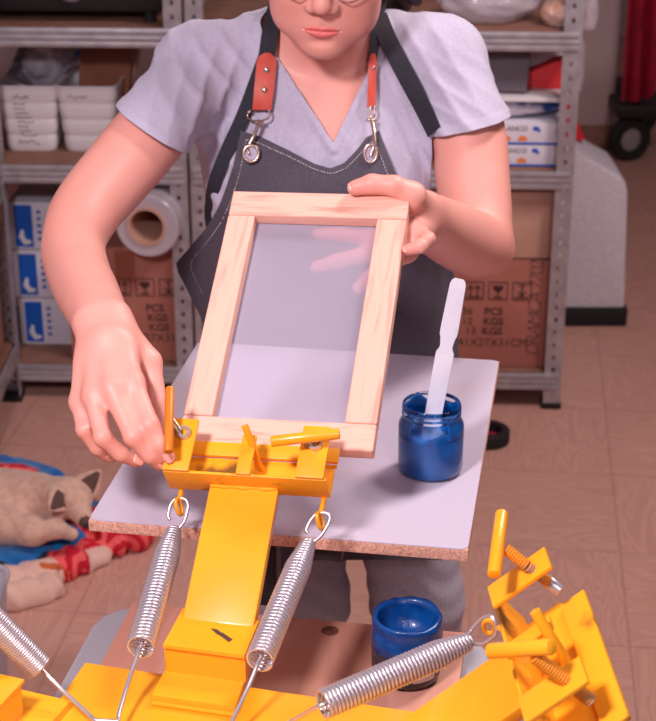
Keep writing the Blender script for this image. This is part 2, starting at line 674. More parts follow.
M['clear_box'] = mat('clear_tub', (200, 200, 215), 0.2, alpha=0.5)
M['brown_paper'] = mat('brown_envelope', (150, 96, 74), 0.8, c2=(128, 80, 62), scale=10)
M['shoe'] = mat('dark_shoe', (52, 48, 56), 0.7)
M['shirt'] = mat('lavender_jersey', (182, 175, 195), 0.9, c2=(174, 167, 187), scale=200, bump=0.15, bscale=500, sheen=0.2)


def swirl_material():
    m = bpy.data.materials.new('red_swirl_fleece')
    m.use_nodes = True
    nt = m.node_tree
    b = nt.nodes['Principled BSDF']
    b.inputs['Roughness'].default_value = 0.95
    tc = nm(m, 'ShaderNodeTexCoord')
    vo = nm(m, 'ShaderNodeTexVoronoi')
    vo.inputs['Scale'].default_value = 17.0
    nt.links.new(tc.outputs['Object'], vo.inputs['Vector'])
    mu = nm(m, 'ShaderNodeMath', operation='MULTIPLY'); mu.inputs[1].default_value = 15.0
    nt.links.new(vo.outputs['Distance'], mu.inputs[0])
    sn = nm(m, 'ShaderNodeMath', operation='SINE')
    nt.links.new(mu.outputs[0], sn.inputs[0])
    rp = nm(m, 'ShaderNodeValToRGB')
    rp.color_ramp.elements[0].position = 0.45
    rp.color_ramp.elements[1].position = 0.55
    rp.color_ramp.elements[0].color = lin((196, 16, 44))
    rp.color_ramp.elements[1].color = lin((236, 96, 96))
    mr = nm(m, 'ShaderNodeMapRange'); mr.inputs['From Min'].default_value = -1.0
    nt.links.new(sn.outputs[0], mr.inputs['Value'])
    nt.links.new(mr.outputs['Result'], rp.inputs['Fac'])
    nt.links.new(rp.outputs['Color'], b.inputs['Base Color'])
    return m


M['fleece_red'] = swirl_material()


def skin_material():
    m = bpy.data.materials.new('skin')
    m.use_nodes = True
    nt = m.node_tree
    b = nt.nodes['Principled BSDF']
    b.inputs['Roughness'].default_value = 0.5
    b.inputs['Subsurface Weight'].default_value = 0.06
    b.inputs['Subsurface Radius'].default_value = (1.0, 0.35, 0.2)
    b.inputs['Subsurface Scale'].default_value = 0.008
    at = nm(m, 'ShaderNodeAttribute'); at.attribute_name = 'tint'
    tc = nm(m, 'ShaderNodeTexCoord')
    no = nm(m, 'ShaderNodeTexNoise'); no.inputs['Scale'].default_value = 22.0; no.inputs['Detail'].default_value = 4.0
    nt.links.new(tc.outputs['Object'], no.inputs['Vector'])
    mx = nm(m, 'ShaderNodeMix', data_type='RGBA')
    mx.inputs['A'].default_value = lin((230, 164, 150))
    mx.inputs['B'].default_value = lin((221, 148, 134))
    nt.links.new(no.outputs['Fac'], mx.inputs['Factor'])
    m2 = nm(m, 'ShaderNodeMix', data_type='RGBA', blend_type='MULTIPLY')
    m2.inputs['Factor'].default_value = 1.0
    nt.links.new(mx.outputs['Result'], m2.inputs['A'])
    nt.links.new(at.outputs['Color'], m2.inputs['B'])
    nt.links.new(m2.outputs['Result'], b.inputs['Base Color'])
    n2 = nm(m, 'ShaderNodeTexNoise'); n2.inputs['Scale'].default_value = 260.0
    nt.links.new(tc.outputs['Object'], n2.inputs['Vector'])
    bp = nm(m, 'ShaderNodeBump'); bp.inputs['Strength'].default_value = 0.10; bp.inputs['Distance'].default_value = 0.001
    nt.links.new(n2.outputs['Fac'], bp.inputs['Height'])
    nt.links.new(bp.outputs['Normal'], b.inputs['Normal'])
    return m


M['skin'] = skin_material()


def floor_material(az):
    """square parquet tiles, the grain turned by 90 degrees from tile to tile"""
    m = bpy.data.materials.new('parquet_tiles')
    m.use_nodes = True
    nt = m.node_tree
    L = nt.links.new
    b = nt.nodes['Principled BSDF']
    b.inputs['Roughness'].default_value = 0.45
    tc = nm(m, 'ShaderNodeTexCoord')
    mp = nm(m, 'ShaderNodeMapping')
    mp.inputs['Rotation'].default_value = (0, 0, math.radians(az))
    mp.inputs['Location'].default_value = (FLX, FLY, 0)
    L(tc.outputs['Object'], mp.inputs['Vector'])
    T = 0.366
    sp = nm(m, 'ShaderNodeSeparateXYZ'); L(mp.outputs['Vector'], sp.inputs[0])

    def mth(op, a, bb=None):
        n = nm(m, 'ShaderNodeMath', operation=op)
        for i, v in enumerate((a, bb)):
            if v is None:
                continue
            if isinstance(v, (int, float)):
                n.inputs[i].default_value = v
            else:
                L(v, n.inputs[i])
        return n.outputs[0]
    ux = mth('DIVIDE', sp.outputs[0], T); uy = mth('DIVIDE', sp.outputs[1], T)
    fx = mth('FLOOR', ux); fy = mth('FLOOR', uy)
    par = mth('ABSOLUTE', mth('MODULO', mth('ADD', fx, fy), 2.0))
    par = mth('GREATER_THAN', par, 0.5)
    # joint distance
    def joint(u, w):
        fr = mth('FRACT', u)
        return mth('LESS_THAN', mth('SUBTRACT', 0.5, mth('ABSOLUTE', mth('SUBTRACT', fr, 0.5))), w)
    jn = mth('MAXIMUM', joint(ux, 0.006), joint(uy, 0.006))
    # grain coords, offset per tile
    off = mth('MULTIPLY', mth('ADD', mth('MULTIPLY', fx, 3.7), mth('MULTIPLY', fy, 7.3)), 1.37)
    def grain(swap):
        c = nm(m, 'ShaderNodeCombineXYZ')
        a, d = (sp.outputs[1], sp.outputs[0]) if swap else (sp.outputs[0], sp.outputs[1])
        L(mth('MULTIPLY', a, 1.3), c.inputs[0]); L(mth('MULTIPLY', d, 9.0), c.inputs[1]); L(off, c.inputs[2])
        n = nm(m, 'ShaderNodeTexNoise'); n.inputs['Scale'].default_value = 1.6; n.inputs['Detail'].default_value = 2.0
        n.inputs['Distortion'].default_value = 0.5
        L(c.outputs[0], n.inputs['Vector'])
        s = mth('SINE', mth('MULTIPLY', n.outputs['Fac'], 95.0))
        return s
    g = nm(m, 'ShaderNodeMix')
    L(par, g.inputs['Factor']); L(grain(False), g.inputs['A']); L(grain(True), g.inputs['B'])
    rp = nm(m, 'ShaderNodeValToRGB')
    rp.color_ramp.elements[0].color = lin((192, 143, 129)); rp.color_ramp.elements[1].color = lin((203, 154, 139))
    mr = nm(m, 'ShaderNodeMapRange'); mr.inputs['From Min'].default_value = -1.0
    L(g.outputs['Result'], mr.inputs['Value']); L(mr.outputs['Result'], rp.inputs['Fac'])
    mx = nm(m, 'ShaderNodeMix', data_type='RGBA')
    L(mth('MULTIPLY', jn, 0.4), mx.inputs['Factor']); L(rp.outputs['Color'], mx.inputs['A'])
    mx.inputs['B'].default_value = lin((138, 94, 84))
    L(mx.outputs['Result'], b.inputs['Base Color'])
    return m


# ------------------------------------------------------------------ the setting
FAZ = 6.5
ca, sa = math.cos(math.radians(FAZ)), math.sin(math.radians(FAZ))
_p = on_h(612, 475, 0)               # a tile corner read off the photo
FLX = -(ca * _p[0] - sa * _p[1]); FLY = -(sa * _p[0] + ca * _p[1])
fl = MB().box((0, 4.0, -0.03), (7.0, 9.0, 0.06)).build('floor', floor_material(FAZ), None, 0, origin=(0, 0, 0))
setp(fl, kind='structure')
WALL_Y = 6.2
wx = on_h(612, 152, 0)[0]
w = MB().box((wx - 2.0, WALL_Y + 0.07, 1.35), (4.0, 0.14, 2.7)).build('wall_back', M['wall'], None, 0)
setp(w, kind='structure')
w = MB().box((0.5, 8.42, 1.35), (6.0, 0.12, 2.7)).build('wall_far', M['wall'], None, 0)
setp(w, kind='structure')
w = MB().box((-1.86, 4.2, 1.35), (0.12, 8.4, 2.7)).build('wall_left', M['wall'], None, 0)
setp(w, kind='structure')
bs = MB().box((wx - 2.0, WALL_Y - 0.008, 0.05), (4.0, 0.016, 0.10), bev=0.003).build('baseboard_back', M['shelf_board'], None, 0)
setp(bs, kind='structure')

# ------------------------------------------------------------------ steel shelving
SH_Y = 3.79
SH_AZ = math.radians(2.5)
SX = np.array([math.cos(SH_AZ), -math.sin(SH_AZ), 0])
SY = np.array([math.sin(SH_AZ), math.cos(SH_AZ), 0])
UZ = np.array([0, 0, 1.0])


def sh(x, d, h):                      # shelf frame: x along the front, d behind the front plane, h height
    return SX * x + SY * d + np.array([0, SH_Y, h])


def perforated_flange(mb, o, U, N, w, th, h0, h1, pitch=0.034):
    """a strip in the plane (U, up) with a slot in every pitch"""
    a, b = w * 0.40, w * 0.60
    c = lambda u, z: o + U * u + UZ * z
    hz = (h1 - h0)
    mb.box(c(a / 2, h0 + hz / 2), (a, th, hz), U, N, UZ)
    mb.box(c((b + w) / 2, h0 + hz / 2), (w - b, th, hz), U, N, UZ)
    z = h0
    while z < h1 - 1e-6:
        e = min(pitch * 0.66, h1 - z)
        mb.box(c((a + b) / 2, z + e / 2), (b - a, th, e), U, N, UZ)
        z += pitch


def post(root, x, d, sx, sd, h=1.95):
    mb = MB()
    o = sh(x, d, 0)
    perforated_flange(mb, o, SX * sx, SY, 0.042, 0.0022, 0.012, h)
    perforated_flange(mb, o, SY * sd, SX, 0.042, 0.0022, 0.012, h)
    p = mb.build('post', M['galv'], root, 0)
    q = sh(x + sx * 0.02, d + sd * 0.02, 0)
    MB().box(q + UZ * 0.008, (0.05, 0.05, 0.016), SX, SY, UZ, bev=0.003).build('foot_cap', M['black'], p)
    return p


def shelf_unit(x0, x1, depth, levels, label, name='shelving_unit'):
    c = sh((x0 + x1) / 2, depth / 2, 0)
    root = thing(name, c, label, 'shelf')
    for x, s in ((x0, 1), (x1, -1)):
        for d, e in ((0, 1), (depth, -1)):
            post(root, x, d, s, e)
    for h in levels:
        mb = MB()
        for d, sgn in ((0.002, 1), (depth - 0.002, -1)):
            for dz, hh, out in ((0, 0.046, 0.0), (0.015, 0.009, 0.003), (-0.015, 0.009, 0.003), (0, 0.007, 0.003)):
                mb.box(sh((x0 + x1) / 2, d - sgn * (0.003 + out / 2), h - 0.024 + dz), (x1 - x0 - 0.012, 0.006 + out, hh), SX, SY, UZ, bev=0.0015)
        for x, sgn in ((x0, 1), (x1, -1)):
            mb.box(sh(x + sgn * 0.006, depth / 2, h - 0.024), (0.004, depth - 0.02, 0.046), SX, SY, UZ)
        mb.build('beam', M['galv'], root)
        MB().box(sh((x0 + x1) / 2, depth / 2, h - 0.005), (x1 - x0 - 0.02, depth - 0.012, 0.009), SX, SY, UZ).build('shelf_panel', M['shelf_board'], root, 0)
    return root


LV = [0.100, 0.630, 0.966, 1.50]
XA0, XA1 = -0.335, 0.592
XB0, XB1 = -1.275, -0.345
shelf_unit(XA0, XA1, 0.42, LV, 'galvanised slotted steel shelf behind the person, its right post in full view')
shelf_unit(XB0, XB1, 0.42, LV, 'galvanised slotted steel shelf on the left holding white baskets and film roll')
# the low rack on the far left, end towards the camera
fp = on_h(23, 396, 0)
root = thing('storage_rack', (fp[0] - 0.21, fp[1] - 0.2, 0), 'steel rack with brown cartons at the far left edge of the photo', 'shelf')
for dx, dy, s, e in ((0, 0, -1, -1), (-0.42, 0, 1, -1), (0, -0.40, -1, 1), (-0.42, -0.40, 1, 1)):
    mb = MB()
    o = np.array([fp[0] + dx, fp[1] + dy, 0])
    perforated_flange(mb, o, AX * s, np.array([0, 1.0, 0]), 0.038, 0.0022, 0.012, 1.2)
    perforated_flange(mb, o, np.array([0, 1.0, 0]) * e, AX, 0.038, 0.0022, 0.012, 1.2)
    pp = mb.build('post', M['galv'], root, 0)
    MB().box(o + np.array([s * .018, e * .018, .008]), (0.045, 0.045, 0.016), bev=0.003).build('foot_cap', M['black'], pp)
for h in (0.16, 0.60, 1.05):
    mb = MB()
    mb.box((fp[0] - 0.003, fp[1] - 0.20, h - 0.028), (0.005, 0.39, 0.05), bev=0.001)
    mb.box((fp[0] - 0.417, fp[1] - 0.20, h - 0.028), (0.005, 0.39, 0.05), bev=0.001)
    mb.box((fp[0] - 0.21, fp[1] - 0.003, h - 0.028), (0.41, 0.005, 0.05), bev=0.001)
    mb.box((fp[0] - 0.21, fp[1] - 0.397, h - 0.028), (0.41, 0.005, 0.05), bev=0.001)
    mb.build('beam', M['galv'], root)
    MB().box((fp[0] - 0.21, fp[1] - 0.20, h - 0.005), (0.40, 0.38, 0.009)).build('shelf_panel', M['shelf_board'], root, 0)


def carton(name, c, size, label, X=SX, Y=SY, m=None, group=None, tape=True, cat='box'):
    """closed carton standing on c (centre of its base)"""
    c = np.asarray(c, float)
    root = thing(name, c, label, cat, group)
    w, d, h = size
    MB().box(c + UZ * (h / 2), (w, d, h), X, Y, UZ, bev=0.004).build('carton_body', m or M['carton'], root, 30)
    mb = MB()
    mb.box(c + UZ * (h + 0.001) - Y * (d * 0.25 + 0.0005), (w - .006, d / 2 - 0.004, 0.003), X, Y, UZ)
    mb.box(c + UZ * (h + 0.001) + Y * (d * 0.25 + 0.0005), (w - .006, d / 2 - 0.004, 0.003), X, Y, UZ)
    mb.build('flap', m or M['carton'], root, 0)
    if tape:
        mb = MB()
        mb.box(c + UZ * (h + 0.003), (w, 0.05, 0.001), X, Y, UZ)
        mb.build('packing_tape', M['tape'], root, 0)
    return root


M['tape'] = mat('packing_tape', (176, 112, 84), 0.25)
M['tape_dark'] = mat('brown_tape', (146, 84, 64), 0.3)


def box_icons(root, o, X, Y, s):
    """three handling marks in outlined squares"""
    N = np.cross(X, Y)
    mb = MB()
    def bar(a, b, wd):
        a = np.array(a) * s; b = np.array(b) * s
        pa = o + X * a[0] + Y * a[1]; pb = o + X * b[0] + Y * b[1]
        d = pb - pa; L = np.linalg.norm(d); d = d / L
        mb.box((pa + pb) / 2 + N * 0.0005, (L + wd * s * .8, wd * s, 0.0006), d, np.cross(N, d), N)
    for k in range(3):
        x = k * 1.3
        for a, b in (((x, 0), (x + 1, 0)), ((x + 1, 0), (x + 1, 1)), ((x + 1, 1), (x, 1)), ((x, 1), (x, 0))):
            bar(a, b, 0.05)
        if k == 0:
            for xx in (0.3, 0.68):
                bar((x + xx, 0.2), (x + xx, 0.8), 0.07); bar((x + xx, 0.8), (x + xx - .13, 0.62), 0.07); bar((x + xx, 0.8), (x + xx + .13, 0.62), 0.07)
            bar((x + .15, .13), (x + .85, .13), 0.07)
        elif k == 1:
            bar((x + .5, .15), (x + .5, .45), 0.08); bar((x + .3, .14), (x + .7, .14), 0.08)
            for q in range(6):
                yy = .48 + q * .06
                ww = .10 + .16 * math.sin(min(q, 4) / 4 * 1.5)
                bar((x + .5 - ww, yy), (x + .5 + ww, yy), 0.07)
        else:
            bar((x + .5, .2), (x + .5, .85), 0.08); bar((x + .5, .2), (x + .3, .45), 0.07); bar((x + .5, .2), (x + .7, .45), 0.07)
            bar((x + .15, .14), (x + .85, .14), 0.07); bar((x + .3, .85), (x + .7, .85), 0.06)
    mb.build('handling_marks', M['print'], root, 0)


def printed_carton(cx, label, w=0.41, hh=0.305):
    c = sh(cx, 0.03 + 0.135, LV[0] + 0.0005)
    root = carton('printed_carton', c, (w, 0.27, hh), label)
    fo = lambda x, z: c - SY * 0.1355 + SX * x + UZ * z
    return root, fo


# carton on the bottom shelf of the right unit
ra, fo = printed_carton(0.375, 'brown carton printed 36 PCS beneath the pale carton, right of the person', w=0.40, hh=0.285)
box_icons(ra, fo(-0.032, 0.185), SX, UZ, 0.046)
for i, (t, x) in enumerate((('36', -0.038), ('12', -0.038), ('13', -0.028))):
    text_part('printed_number', t, 0.028, fo(x, 0.143 - i * 0.0265), SX, UZ, M['print'], ra)
for i, t in enumerate(('PCS', 'KGS', 'KGS')):
    text_part('printed_unit', t, 0.028, fo(0.018 - .002 * i, 0.143 - i * 0.0265), SX, UZ, M['print'], ra, bold=0.0006)
text_part('printed_size', '41X27X31CM', 0.030, fo(-0.046, 0.058), SX, UZ, M['print'], ra)
text_part('handwriting', 'DRAMCA 7702', 0.048, fo(0.160, 0.03), UZ, -SX, M['marker'], ra, shear=0.25, bold=-0.0012, spacing=0.80)
# carton under the film roll
rb, fo = printed_carton(-0.4975, 'brown carton with printed KGS lines under the roll of clear film', w=0.33, hh=0.305)
box_icons(rb, fo(-0.050, 0.180), SX, UZ, 0.046)
for i, t in enumerate(('PCS', 'KGS', 'KGS')):
    text_part('printed_unit', t, 0.028, fo(0.032 + .003 * i, 0.138 - i * 0.0265), SX, UZ, M['print'], rb, bold=0.0006)
text_part('printed_size', '41X27X31CM', 0.030, fo(-0.026, 0.056), SX, UZ, M['print'], rb)
mb = MB(); mb.box(fo(-0.016, 0.258), (0.05, 0.001, 0.085), SX, SY, UZ); mb.build('tape_strip', M['tape_dark'], rb, 0)

# pale carton above (standing on the printed carton)
c = sh(0.385, 0.165, LV[0] + 0.292)
carton('pale_carton', c, (0.36, 0.25, 0.17), 'plain pale carton on top of the 36 PCS carton', m=M['carton_pale'])

# film roll lying on the carton
rc = on_y(147, 232, SH_Y - 0.03)
axis = unit(np.array([0.16, 1.0, 0.0]))
rad = 0.079
rc[2] = LV[0] + 0.312 + rad + 0.001
root = thing('film_roll', (rc[0], rc[1] + 0.2, rc[2] - rad), 'thick roll of clear plastic film lying on a brown carton', 'roll')
MB().lathe([(0.050, 0), (rad - .003, 0), (rad, 0.003), (rad, 0.397), (rad - .003, 0.4), (0.050, 0.4)], rc, axis, 48, closed=True).build('film', mat('stretch_film', (196, 186, 194), 0.25, c2=(176, 166, 178), scale=6, coat=0.4), root)
MB().lathe([(0.042, -0.004), (0.050, -0.004), (0.050, 0.404), (0.042, 0.404)], rc, axis, 40, closed=True).build('cardboard_core', M['carton_pale'], root)


# white and blue boxes, stacked three high
bw, bd, bh = 0.15, 0.24, 0.128
b0 = on_y(16, 300, SH_Y + 0.12)
for i in range(3):
    x = -0.825 - (2 - i) * 0.010
    c = sh(x + 0.075 + (0.028 if i == 0 else 0.012 if i == 1 else 0.0), 0.13 + 0.12, LV[0] + 0.0005 + i * (bh + 0.004))
    lb = ('white box with blue panel at the bottom of the stack of three', 'white box with blue panel in the middle of the stack of three',
          'white box with blue panel at the top of the stack of three')[i]
    rt = thing('glove_box', c, lb, 'box', 'white and blue boxes stacked on the left shelf')
    MB().box(c + UZ * bh / 2, (bw, bd, bh), SX, SY, UZ, bev=0.003).build('carton_body', M['white_box'], rt)
    ff = lambda u, z: c - SY * (bd / 2 + 0.0004) + SX * (u - bw / 2) + UZ * z
    MB().box(ff(0.038, bh * 0.5), (0.046, 0.001, bh * 0.88), SX, SY, UZ).build('blue_panel', M['blue_print'], rt, 0)
    mb = MB()
    mb.tube([ff(0.034, 0.055), ff(0.030, 0.035), ff(0.040, 0.020), ff(0.055, 0.022)], [0.006, 0.009, 0.010, 0.006], 8, flat=0.1, up=SY)
    mb.build('white_emblem', M['paper'], rt)
    mb = MB()
    for q in range(5):
        mb.box(ff(0.078, 0.030 + q * 0.018), (0.010, 0.0008, 0.008), SX, SY, UZ)
    mb.build('blue_lettering', M['blue_print'], rt, 0)

# dark carton left of the stack
carton('brown_carton', sh(-1.02, 0.22, LV[0] + 0.0005), (0.13, 0.34, 0.42), 'narrow brown carton on the left shelf, left of the white and blue boxes', tape=False, m=M['brown_paper'])
# cartons on the far left rack
carton('brown_carton', (fp[0] - 0.20, fp[1] - 0.20, 0.1605), (0.34, 0.33, 0.40), 'large brown carton low in the rack at the left edge', X=AX, Y=np.array([0, 1., 0]))


# ------------------------------------------------------------------ white plastic baskets
def basket(cx, label):
    c = sh(cx - 0.018, 0.10 + 0.12, LV[1] + 0.0005)
    root = thing('plastic_basket', c, label, 'basket', 'white plastic baskets on the middle shelf')
    H = 0.166
    n = 40
    rows = []
    def ring(w, d, h, r):
        return [c + SX * p[0] + SY * p[1] + UZ * h for p in rounded(w, d, r, 5)]
    outer, inner = [], []
    for k in range(n + 1):
        t = k / n
        w = 0.118 + 0.030 * t; d = 0.20 + 0.03 * t
        bulge = 0.006 * abs(math.sin(t * 4 * PI)) ** 0.6
        rise = 0.0
        outer.append(ring(w + bulge, d + bulge, 0.0 + H * t, 0.022))
        inner.append(ring(w - 0.006 + bulge, d - 0.006 + bulge, 0.004 + (H - .004) * t, 0.019))
    mb = MB()
    allr = outer + inner[::-1]
    vs = [[mb.bm.verts.new(tuple(p)) for p in r] for r in allr]
    m = len(vs[0])
    for i in range(len(vs) - 1):
        for j in range(m):
            mb.bm.faces.new((vs[i][j], vs[i][(j + 1) % m], vs[i + 1][(j + 1) % m], vs[i + 1][j]))
    mb.bm.faces.new(vs[0][::-1]); mb.bm.faces.new(vs[-1])
    mb.build('basket_body', M['white_plastic'], root, 40)
    mb = MB()
    mb.tube(ring(0.152, 0.234, H, 0.022), 0.0035, 8, closed=True)
    mb.build('rim', M['white_plastic'], root)
    def fo(u, z):                      # point on the front wall
        t = z / H
        d = 0.20 + 0.03 * t + 0.006 * abs(math.sin(t * 4 * PI)) ** 0.6
        return c - SY * (d / 2 + 0.0008) + SX * u + UZ * z
    return root, fo


bx1 = on_y(34, 110, SH_Y + 0.16)[0]
bx2 = on_y(93, 110, SH_Y + 0.16)[0]
r1, f1 = basket(bx1, 'left white basket with a handwritten list, stuffed with clear bags')
r2, f2 = basket(bx2, 'right white basket with one handwritten word, holding brown packets')


def scribble(mb, fo, x, z, w, amp):
    n = int(w / 0.0022)
    pts = [fo(x + w * i / n, z + amp * (random.random() - 0.35)) for i in range(n + 1)]
    mb.tube(pts, 0.0008, 4)


mb = MB()
for i in range(8):
    scribble(mb, f1, -0.036 + i * 0.0018, 0.122 - i * 0.0115, 0.024 + 0.020 * random.random(), 0.0055)
mb.build('handwritten_list', M['marker'], r1)
mb = MB(); scribble(mb, f1, -0.035, 0.140, 0.042, 0.011); mb.build('handwritten_title', M['marker'], r1)
mb = MB(); scribble(mb, f1, -0.030, 0.022, 0.055, 0.013); mb.build('handwritten_footer', M['marker'], r1)
mb = MB(); scribble(mb, f2, -0.045, 0.140, 0.050, 0.010); mb.build('handwritten_word', M['marker'], r2)


def crumpled(name, c, r, material, label, cat, seed=1, n=36, amp=0.25, rot=0.0, group=None):
    rs = np.random.RandomState(seed)
    ph = rs.rand(14, 4) * 6.28; fr = rs.randn(14, 3) * 2.6
    V, F = [], []
    for i in range(n + 1):
        th = PI * i / n
        for j in range(2 * n):
            p = 2 * PI * j / (2 * n)
            d = np.array([math.sin(th) * math.cos(p), math.sin(th) * math.sin(p), math.cos(th)])
            s = sum(abs(math.sin(fr[q] @ d + ph[q, 0])) for q in range(14)) / 14
            k = 1 + amp * (s - 0.64) * 2.2
            v = d * np.array(r) * k
            V.append((v[0] * math.cos(rot) - v[1] * math.sin(rot), v[0] * math.sin(rot) + v[1] * math.cos(rot), v[2]))
    V = np.array(V)
    V[:, 2] = np.maximum(V[:, 2], -r[2] * 0.8)
    V += np.array(c)
    m = 2 * n
    for i in range(n):
        for j in range(m):
            F.append((i * m + j, (i + 1) * m + j, (i + 1) * m + (j + 1) % m, i * m + (j + 1) % m))
    o = mesh_obj(name, V, F, material, None, 60)
    return setp(o, label, cat, group)


crumpled('plastic_bag', sh(bx1 - 0.005, 0.27, LV[1] + 0.19), (0.060, 0.085, 0.07), M['bag'], 'crumpled clear bag sticking out of the left basket', 'bag', 3)
crumpled('plastic_bag', sh(bx1 + 0.042, 0.33, LV[1] + 0.22), (0.035, 0.045, 0.055), mat('white_bag', (214, 206, 214), 0.4, alpha=0.9), 'white crumpled bag between the left basket and the blue tool handle', 'bag', 5)
o = MB().box(sh(bx1 - 0.035, 0.22, LV[1] + 0.195), (0.075, 0.012, 0.085), unit([1, 0, -.5]), SY, unit([.5, 0, 1]), bev=0.004).build('grey_packet', mat('grey_packet', (96, 88, 100), 0.5, c2=(52, 46, 56), scale=30, lo=.5, hi=.56), None)
setp(o, 'dark grey printed packet leaning inside the left basket', 'packet')
root = thing('brush', sh(bx1 + 0.065, 0.24, LV[1] + 0.14), 'thin tool with a bright blue handle slanting out of the left basket', 'tool')
MB().tube([sh(bx1 + 0.030, 0.22, LV[1] + 0.15), sh(bx1 + 0.105, 0.26, LV[1] + 0.235)], 0.005, 10).build('shaft', mat('grey_shaft', (120, 112, 124), 0.4), root)
MB().tube([sh(bx1 + 0.085, 0.25, LV[1] + 0.2125), sh(bx1 + 0.12, 0.268, LV[1] + 0.252)], 0.008, 12).build('handle', M['blue_print'], root)
# brown packets in the right basket
rows = []
for i in range(9):
    t = i / 8
    rows.append([sh(bx2 - 0.06 + 0.13 * u + 0.01 * t, 0.22 + 0.03 * t + 0.006 * math.sin(u * 5 + t * 3), LV[1] + 0.12 + 0.15 * t - 0.035 * abs(u - .45) * t) for u in np.linspace(0, 1, 12)])
o = MB().slab(rows, 0.006).build('brown_envelope', M['brown_paper'], None); setp(o, 'creased brown envelope standing in the right basket', 'envelope')
rows = []
for i in range(9):
    t = i / 8
    rows.append([sh(bx2 + 0.00 + 0.07 * u + 0.035 * t, 0.30 + 0.02 * t - 0.03 * u, LV[1] + 0.12 + 0.15 * t) for u in np.linspace(0, 1, 8)])
o = MB().slab(rows, 0.014).build('brown_envelope', M['carton_pale'], None); setp(o, 'lighter brown packet behind the creased envelope in the right basket', 'envelope')

# dark machine on the upper left shelf
c = sh(-0.70, 0.20, LV[2] + 0.0005)
root = thing('black_machine', c, 'low black machine on feet on the top left shelf', 'machine')
MB().box(c + UZ * 0.075, (0.62, 0.30, 0.10), SX, SY, UZ, bev=0.012).build('housing', M['black'], root)
MB().box(c + UZ * 0.032 + SX * .01, (0.5, 0.24, 0.014), SX, SY, UZ, bev=0.004).build('base_plate', M['grey_felt'], root)
for u in (-0.27, 0.27):
    for v in (-0.12, 0.12):
        MB().cyl(c + SX * u + SY * v, c + SX * u + SY * v + UZ * 0.03, 0.016, 0.013, 16).build('foot', M['rubber'], root)
MB().tube([c + SX * (0.09 + 0.03 * math.cos(a)) - SY * 0.155 + UZ * (0.085 + .03 * math.sin(a)) for a in np.linspace(0, 2 * PI, 21)[:-1]], 0.006, 8, closed=True).build('dial_ring', M['grey_felt'], root)

# right shelf contents
crumpled('plastic_bag', sh(0.385, 0.14, LV[2] + 0.052), (0.125, 0.10, 0.062), M['bag'], 'large clear plastic bag on the top right shelf', 'bag', 11, rot=.1)
crumpled('plastic_bag', sh(0.548, 0.085, LV[2] + 0.031), (0.045, 0.06, 0.038), mat('peach_bag', (232, 176, 146), 0.3, c2=(226, 214, 220), scale=14), 'peach coloured wrapped bundle beside the right shelf post', 'bag', 12)
for i in range(2):
    c = sh(0.425, 0.16, LV[1] + 0.0005 + i * 0.0545)
    rt = thing('white_carton', c, ('lower', 'upper')[i] + ' white box printed BLANCO on the right shelf', 'box', 'white boxes printed BLANCO')
    MB().box(c + UZ * 0.0265, (0.30, 0.25, 0.053), SX, SY, UZ, bev=0.002).build('carton_body', M['white_box'], rt)
    ff = lambda u, z: c - SY * 0.1256 + SX * u + UZ * z
    MB().box(ff(0, 0.003), (0.30, 0.001, 0.005), SX, SY, UZ).build('blue_line', M['blue_print'], rt, 0)
    text_part('printed_words', 'MO BLANCO', 0.017, ff(-0.045, 0.034), SX, UZ, M['print'], rt)
    mb = MB(); mb.box(ff(0.075, 0.040), (0.014, 0.001, 0.010), SX, SY, UZ); mb.box(ff(0.082, 0.035), (0.008, 0.001, 0.006), SX, SY, UZ); mb.build('blue_mark', M['blue_print'], rt, 0)
    for u in (0.004, 0.044):
        MB().prism([(-0.012, 0), (0.012, 0), (0.009, 0.009), (-0.003, 0.013), (-0.01, 0.008)], ff(u, 0.010), SX, UZ, 0.0008).build('orange_mark', M['orange_print'], rt, 0)
c = sh(0.43, 0.16, LV[1] + 0.111)
crumpled('plastic_bag', c + UZ * 0.022, (0.15, 0.11, 0.026), mat('blue_white_bag', (206, 200, 214), 0.25, c2=(40, 84, 160), scale=12, lo=.58, hi=.63), 'flat plastic pack with blue print on top of the BLANCO boxes', 'bag', 21, amp=.15)
o = MB().box(c + UZ * 0.052, (0.30, 0.24, 0.010), SX, SY, UZ, bev=0.003).build('paper_stack', M['paper'], None); setp(o, 'flat stack of white paper above the plastic pack, right shelf', 'paper')
rows = [[sh(0.325 + 0.150 * u + 0.012 * t, 0.07 + 0.05 * t + .008 * math.sin(3 * u), LV[1] + 0.175 + 0.105 * t) for u in np.linspace(0, 1, 10)] for t in np.linspace(0, 1, 8)]
o = MB().slab(rows, 0.010).build('grey_felt_sheet', M['grey_felt'], None); setp(o, 'dark grey folded sheet standing on the white paper stack', 'sheet')
o = MB().prism([(0, 0), (0.13, 0), (0.13, 0.075), (0.10, 0.070), (0.065, 0.045), (0.0, 0.030)], sh(0.445, 0.13, LV[1] + 0.1695), SX, UZ, -0.05, bev=0.004).build('red_packet', mat('red_packet', (226, 56, 62), 0.5), None); setp(o, 'bright red packet on the right shelf beside the grey sheet', 'packet')
o = MB().box(sh(0.52, 0.27, LV[1] + 0.2285), (0.11, 0.05, 0.118), SX, SY, UZ, bev=0.004).build('white_packet', M['white_box'], None); setp(o, 'white packet with blue mark behind the bright red packet', 'packet')
# plastic hanging past the post
for (x, h, rr, lb, sd) in ((0.615, 0.845, (0.010, 0.02, 0.07), 'strip of clear plastic hanging beside the right shelf post', 31),):
    o = crumpled('plastic_strip', sh(x - .004, 0.16, h), rr, M['thin_bag'], lb, 'plastic', sd)
o = crumpled('plastic_strip', sh(0.612, 0.06, 1.00), (0.022, 0.02, 0.05), M['thin_bag'], 'end of a clear bag poking out over the right shelf post', 'plastic', 33)

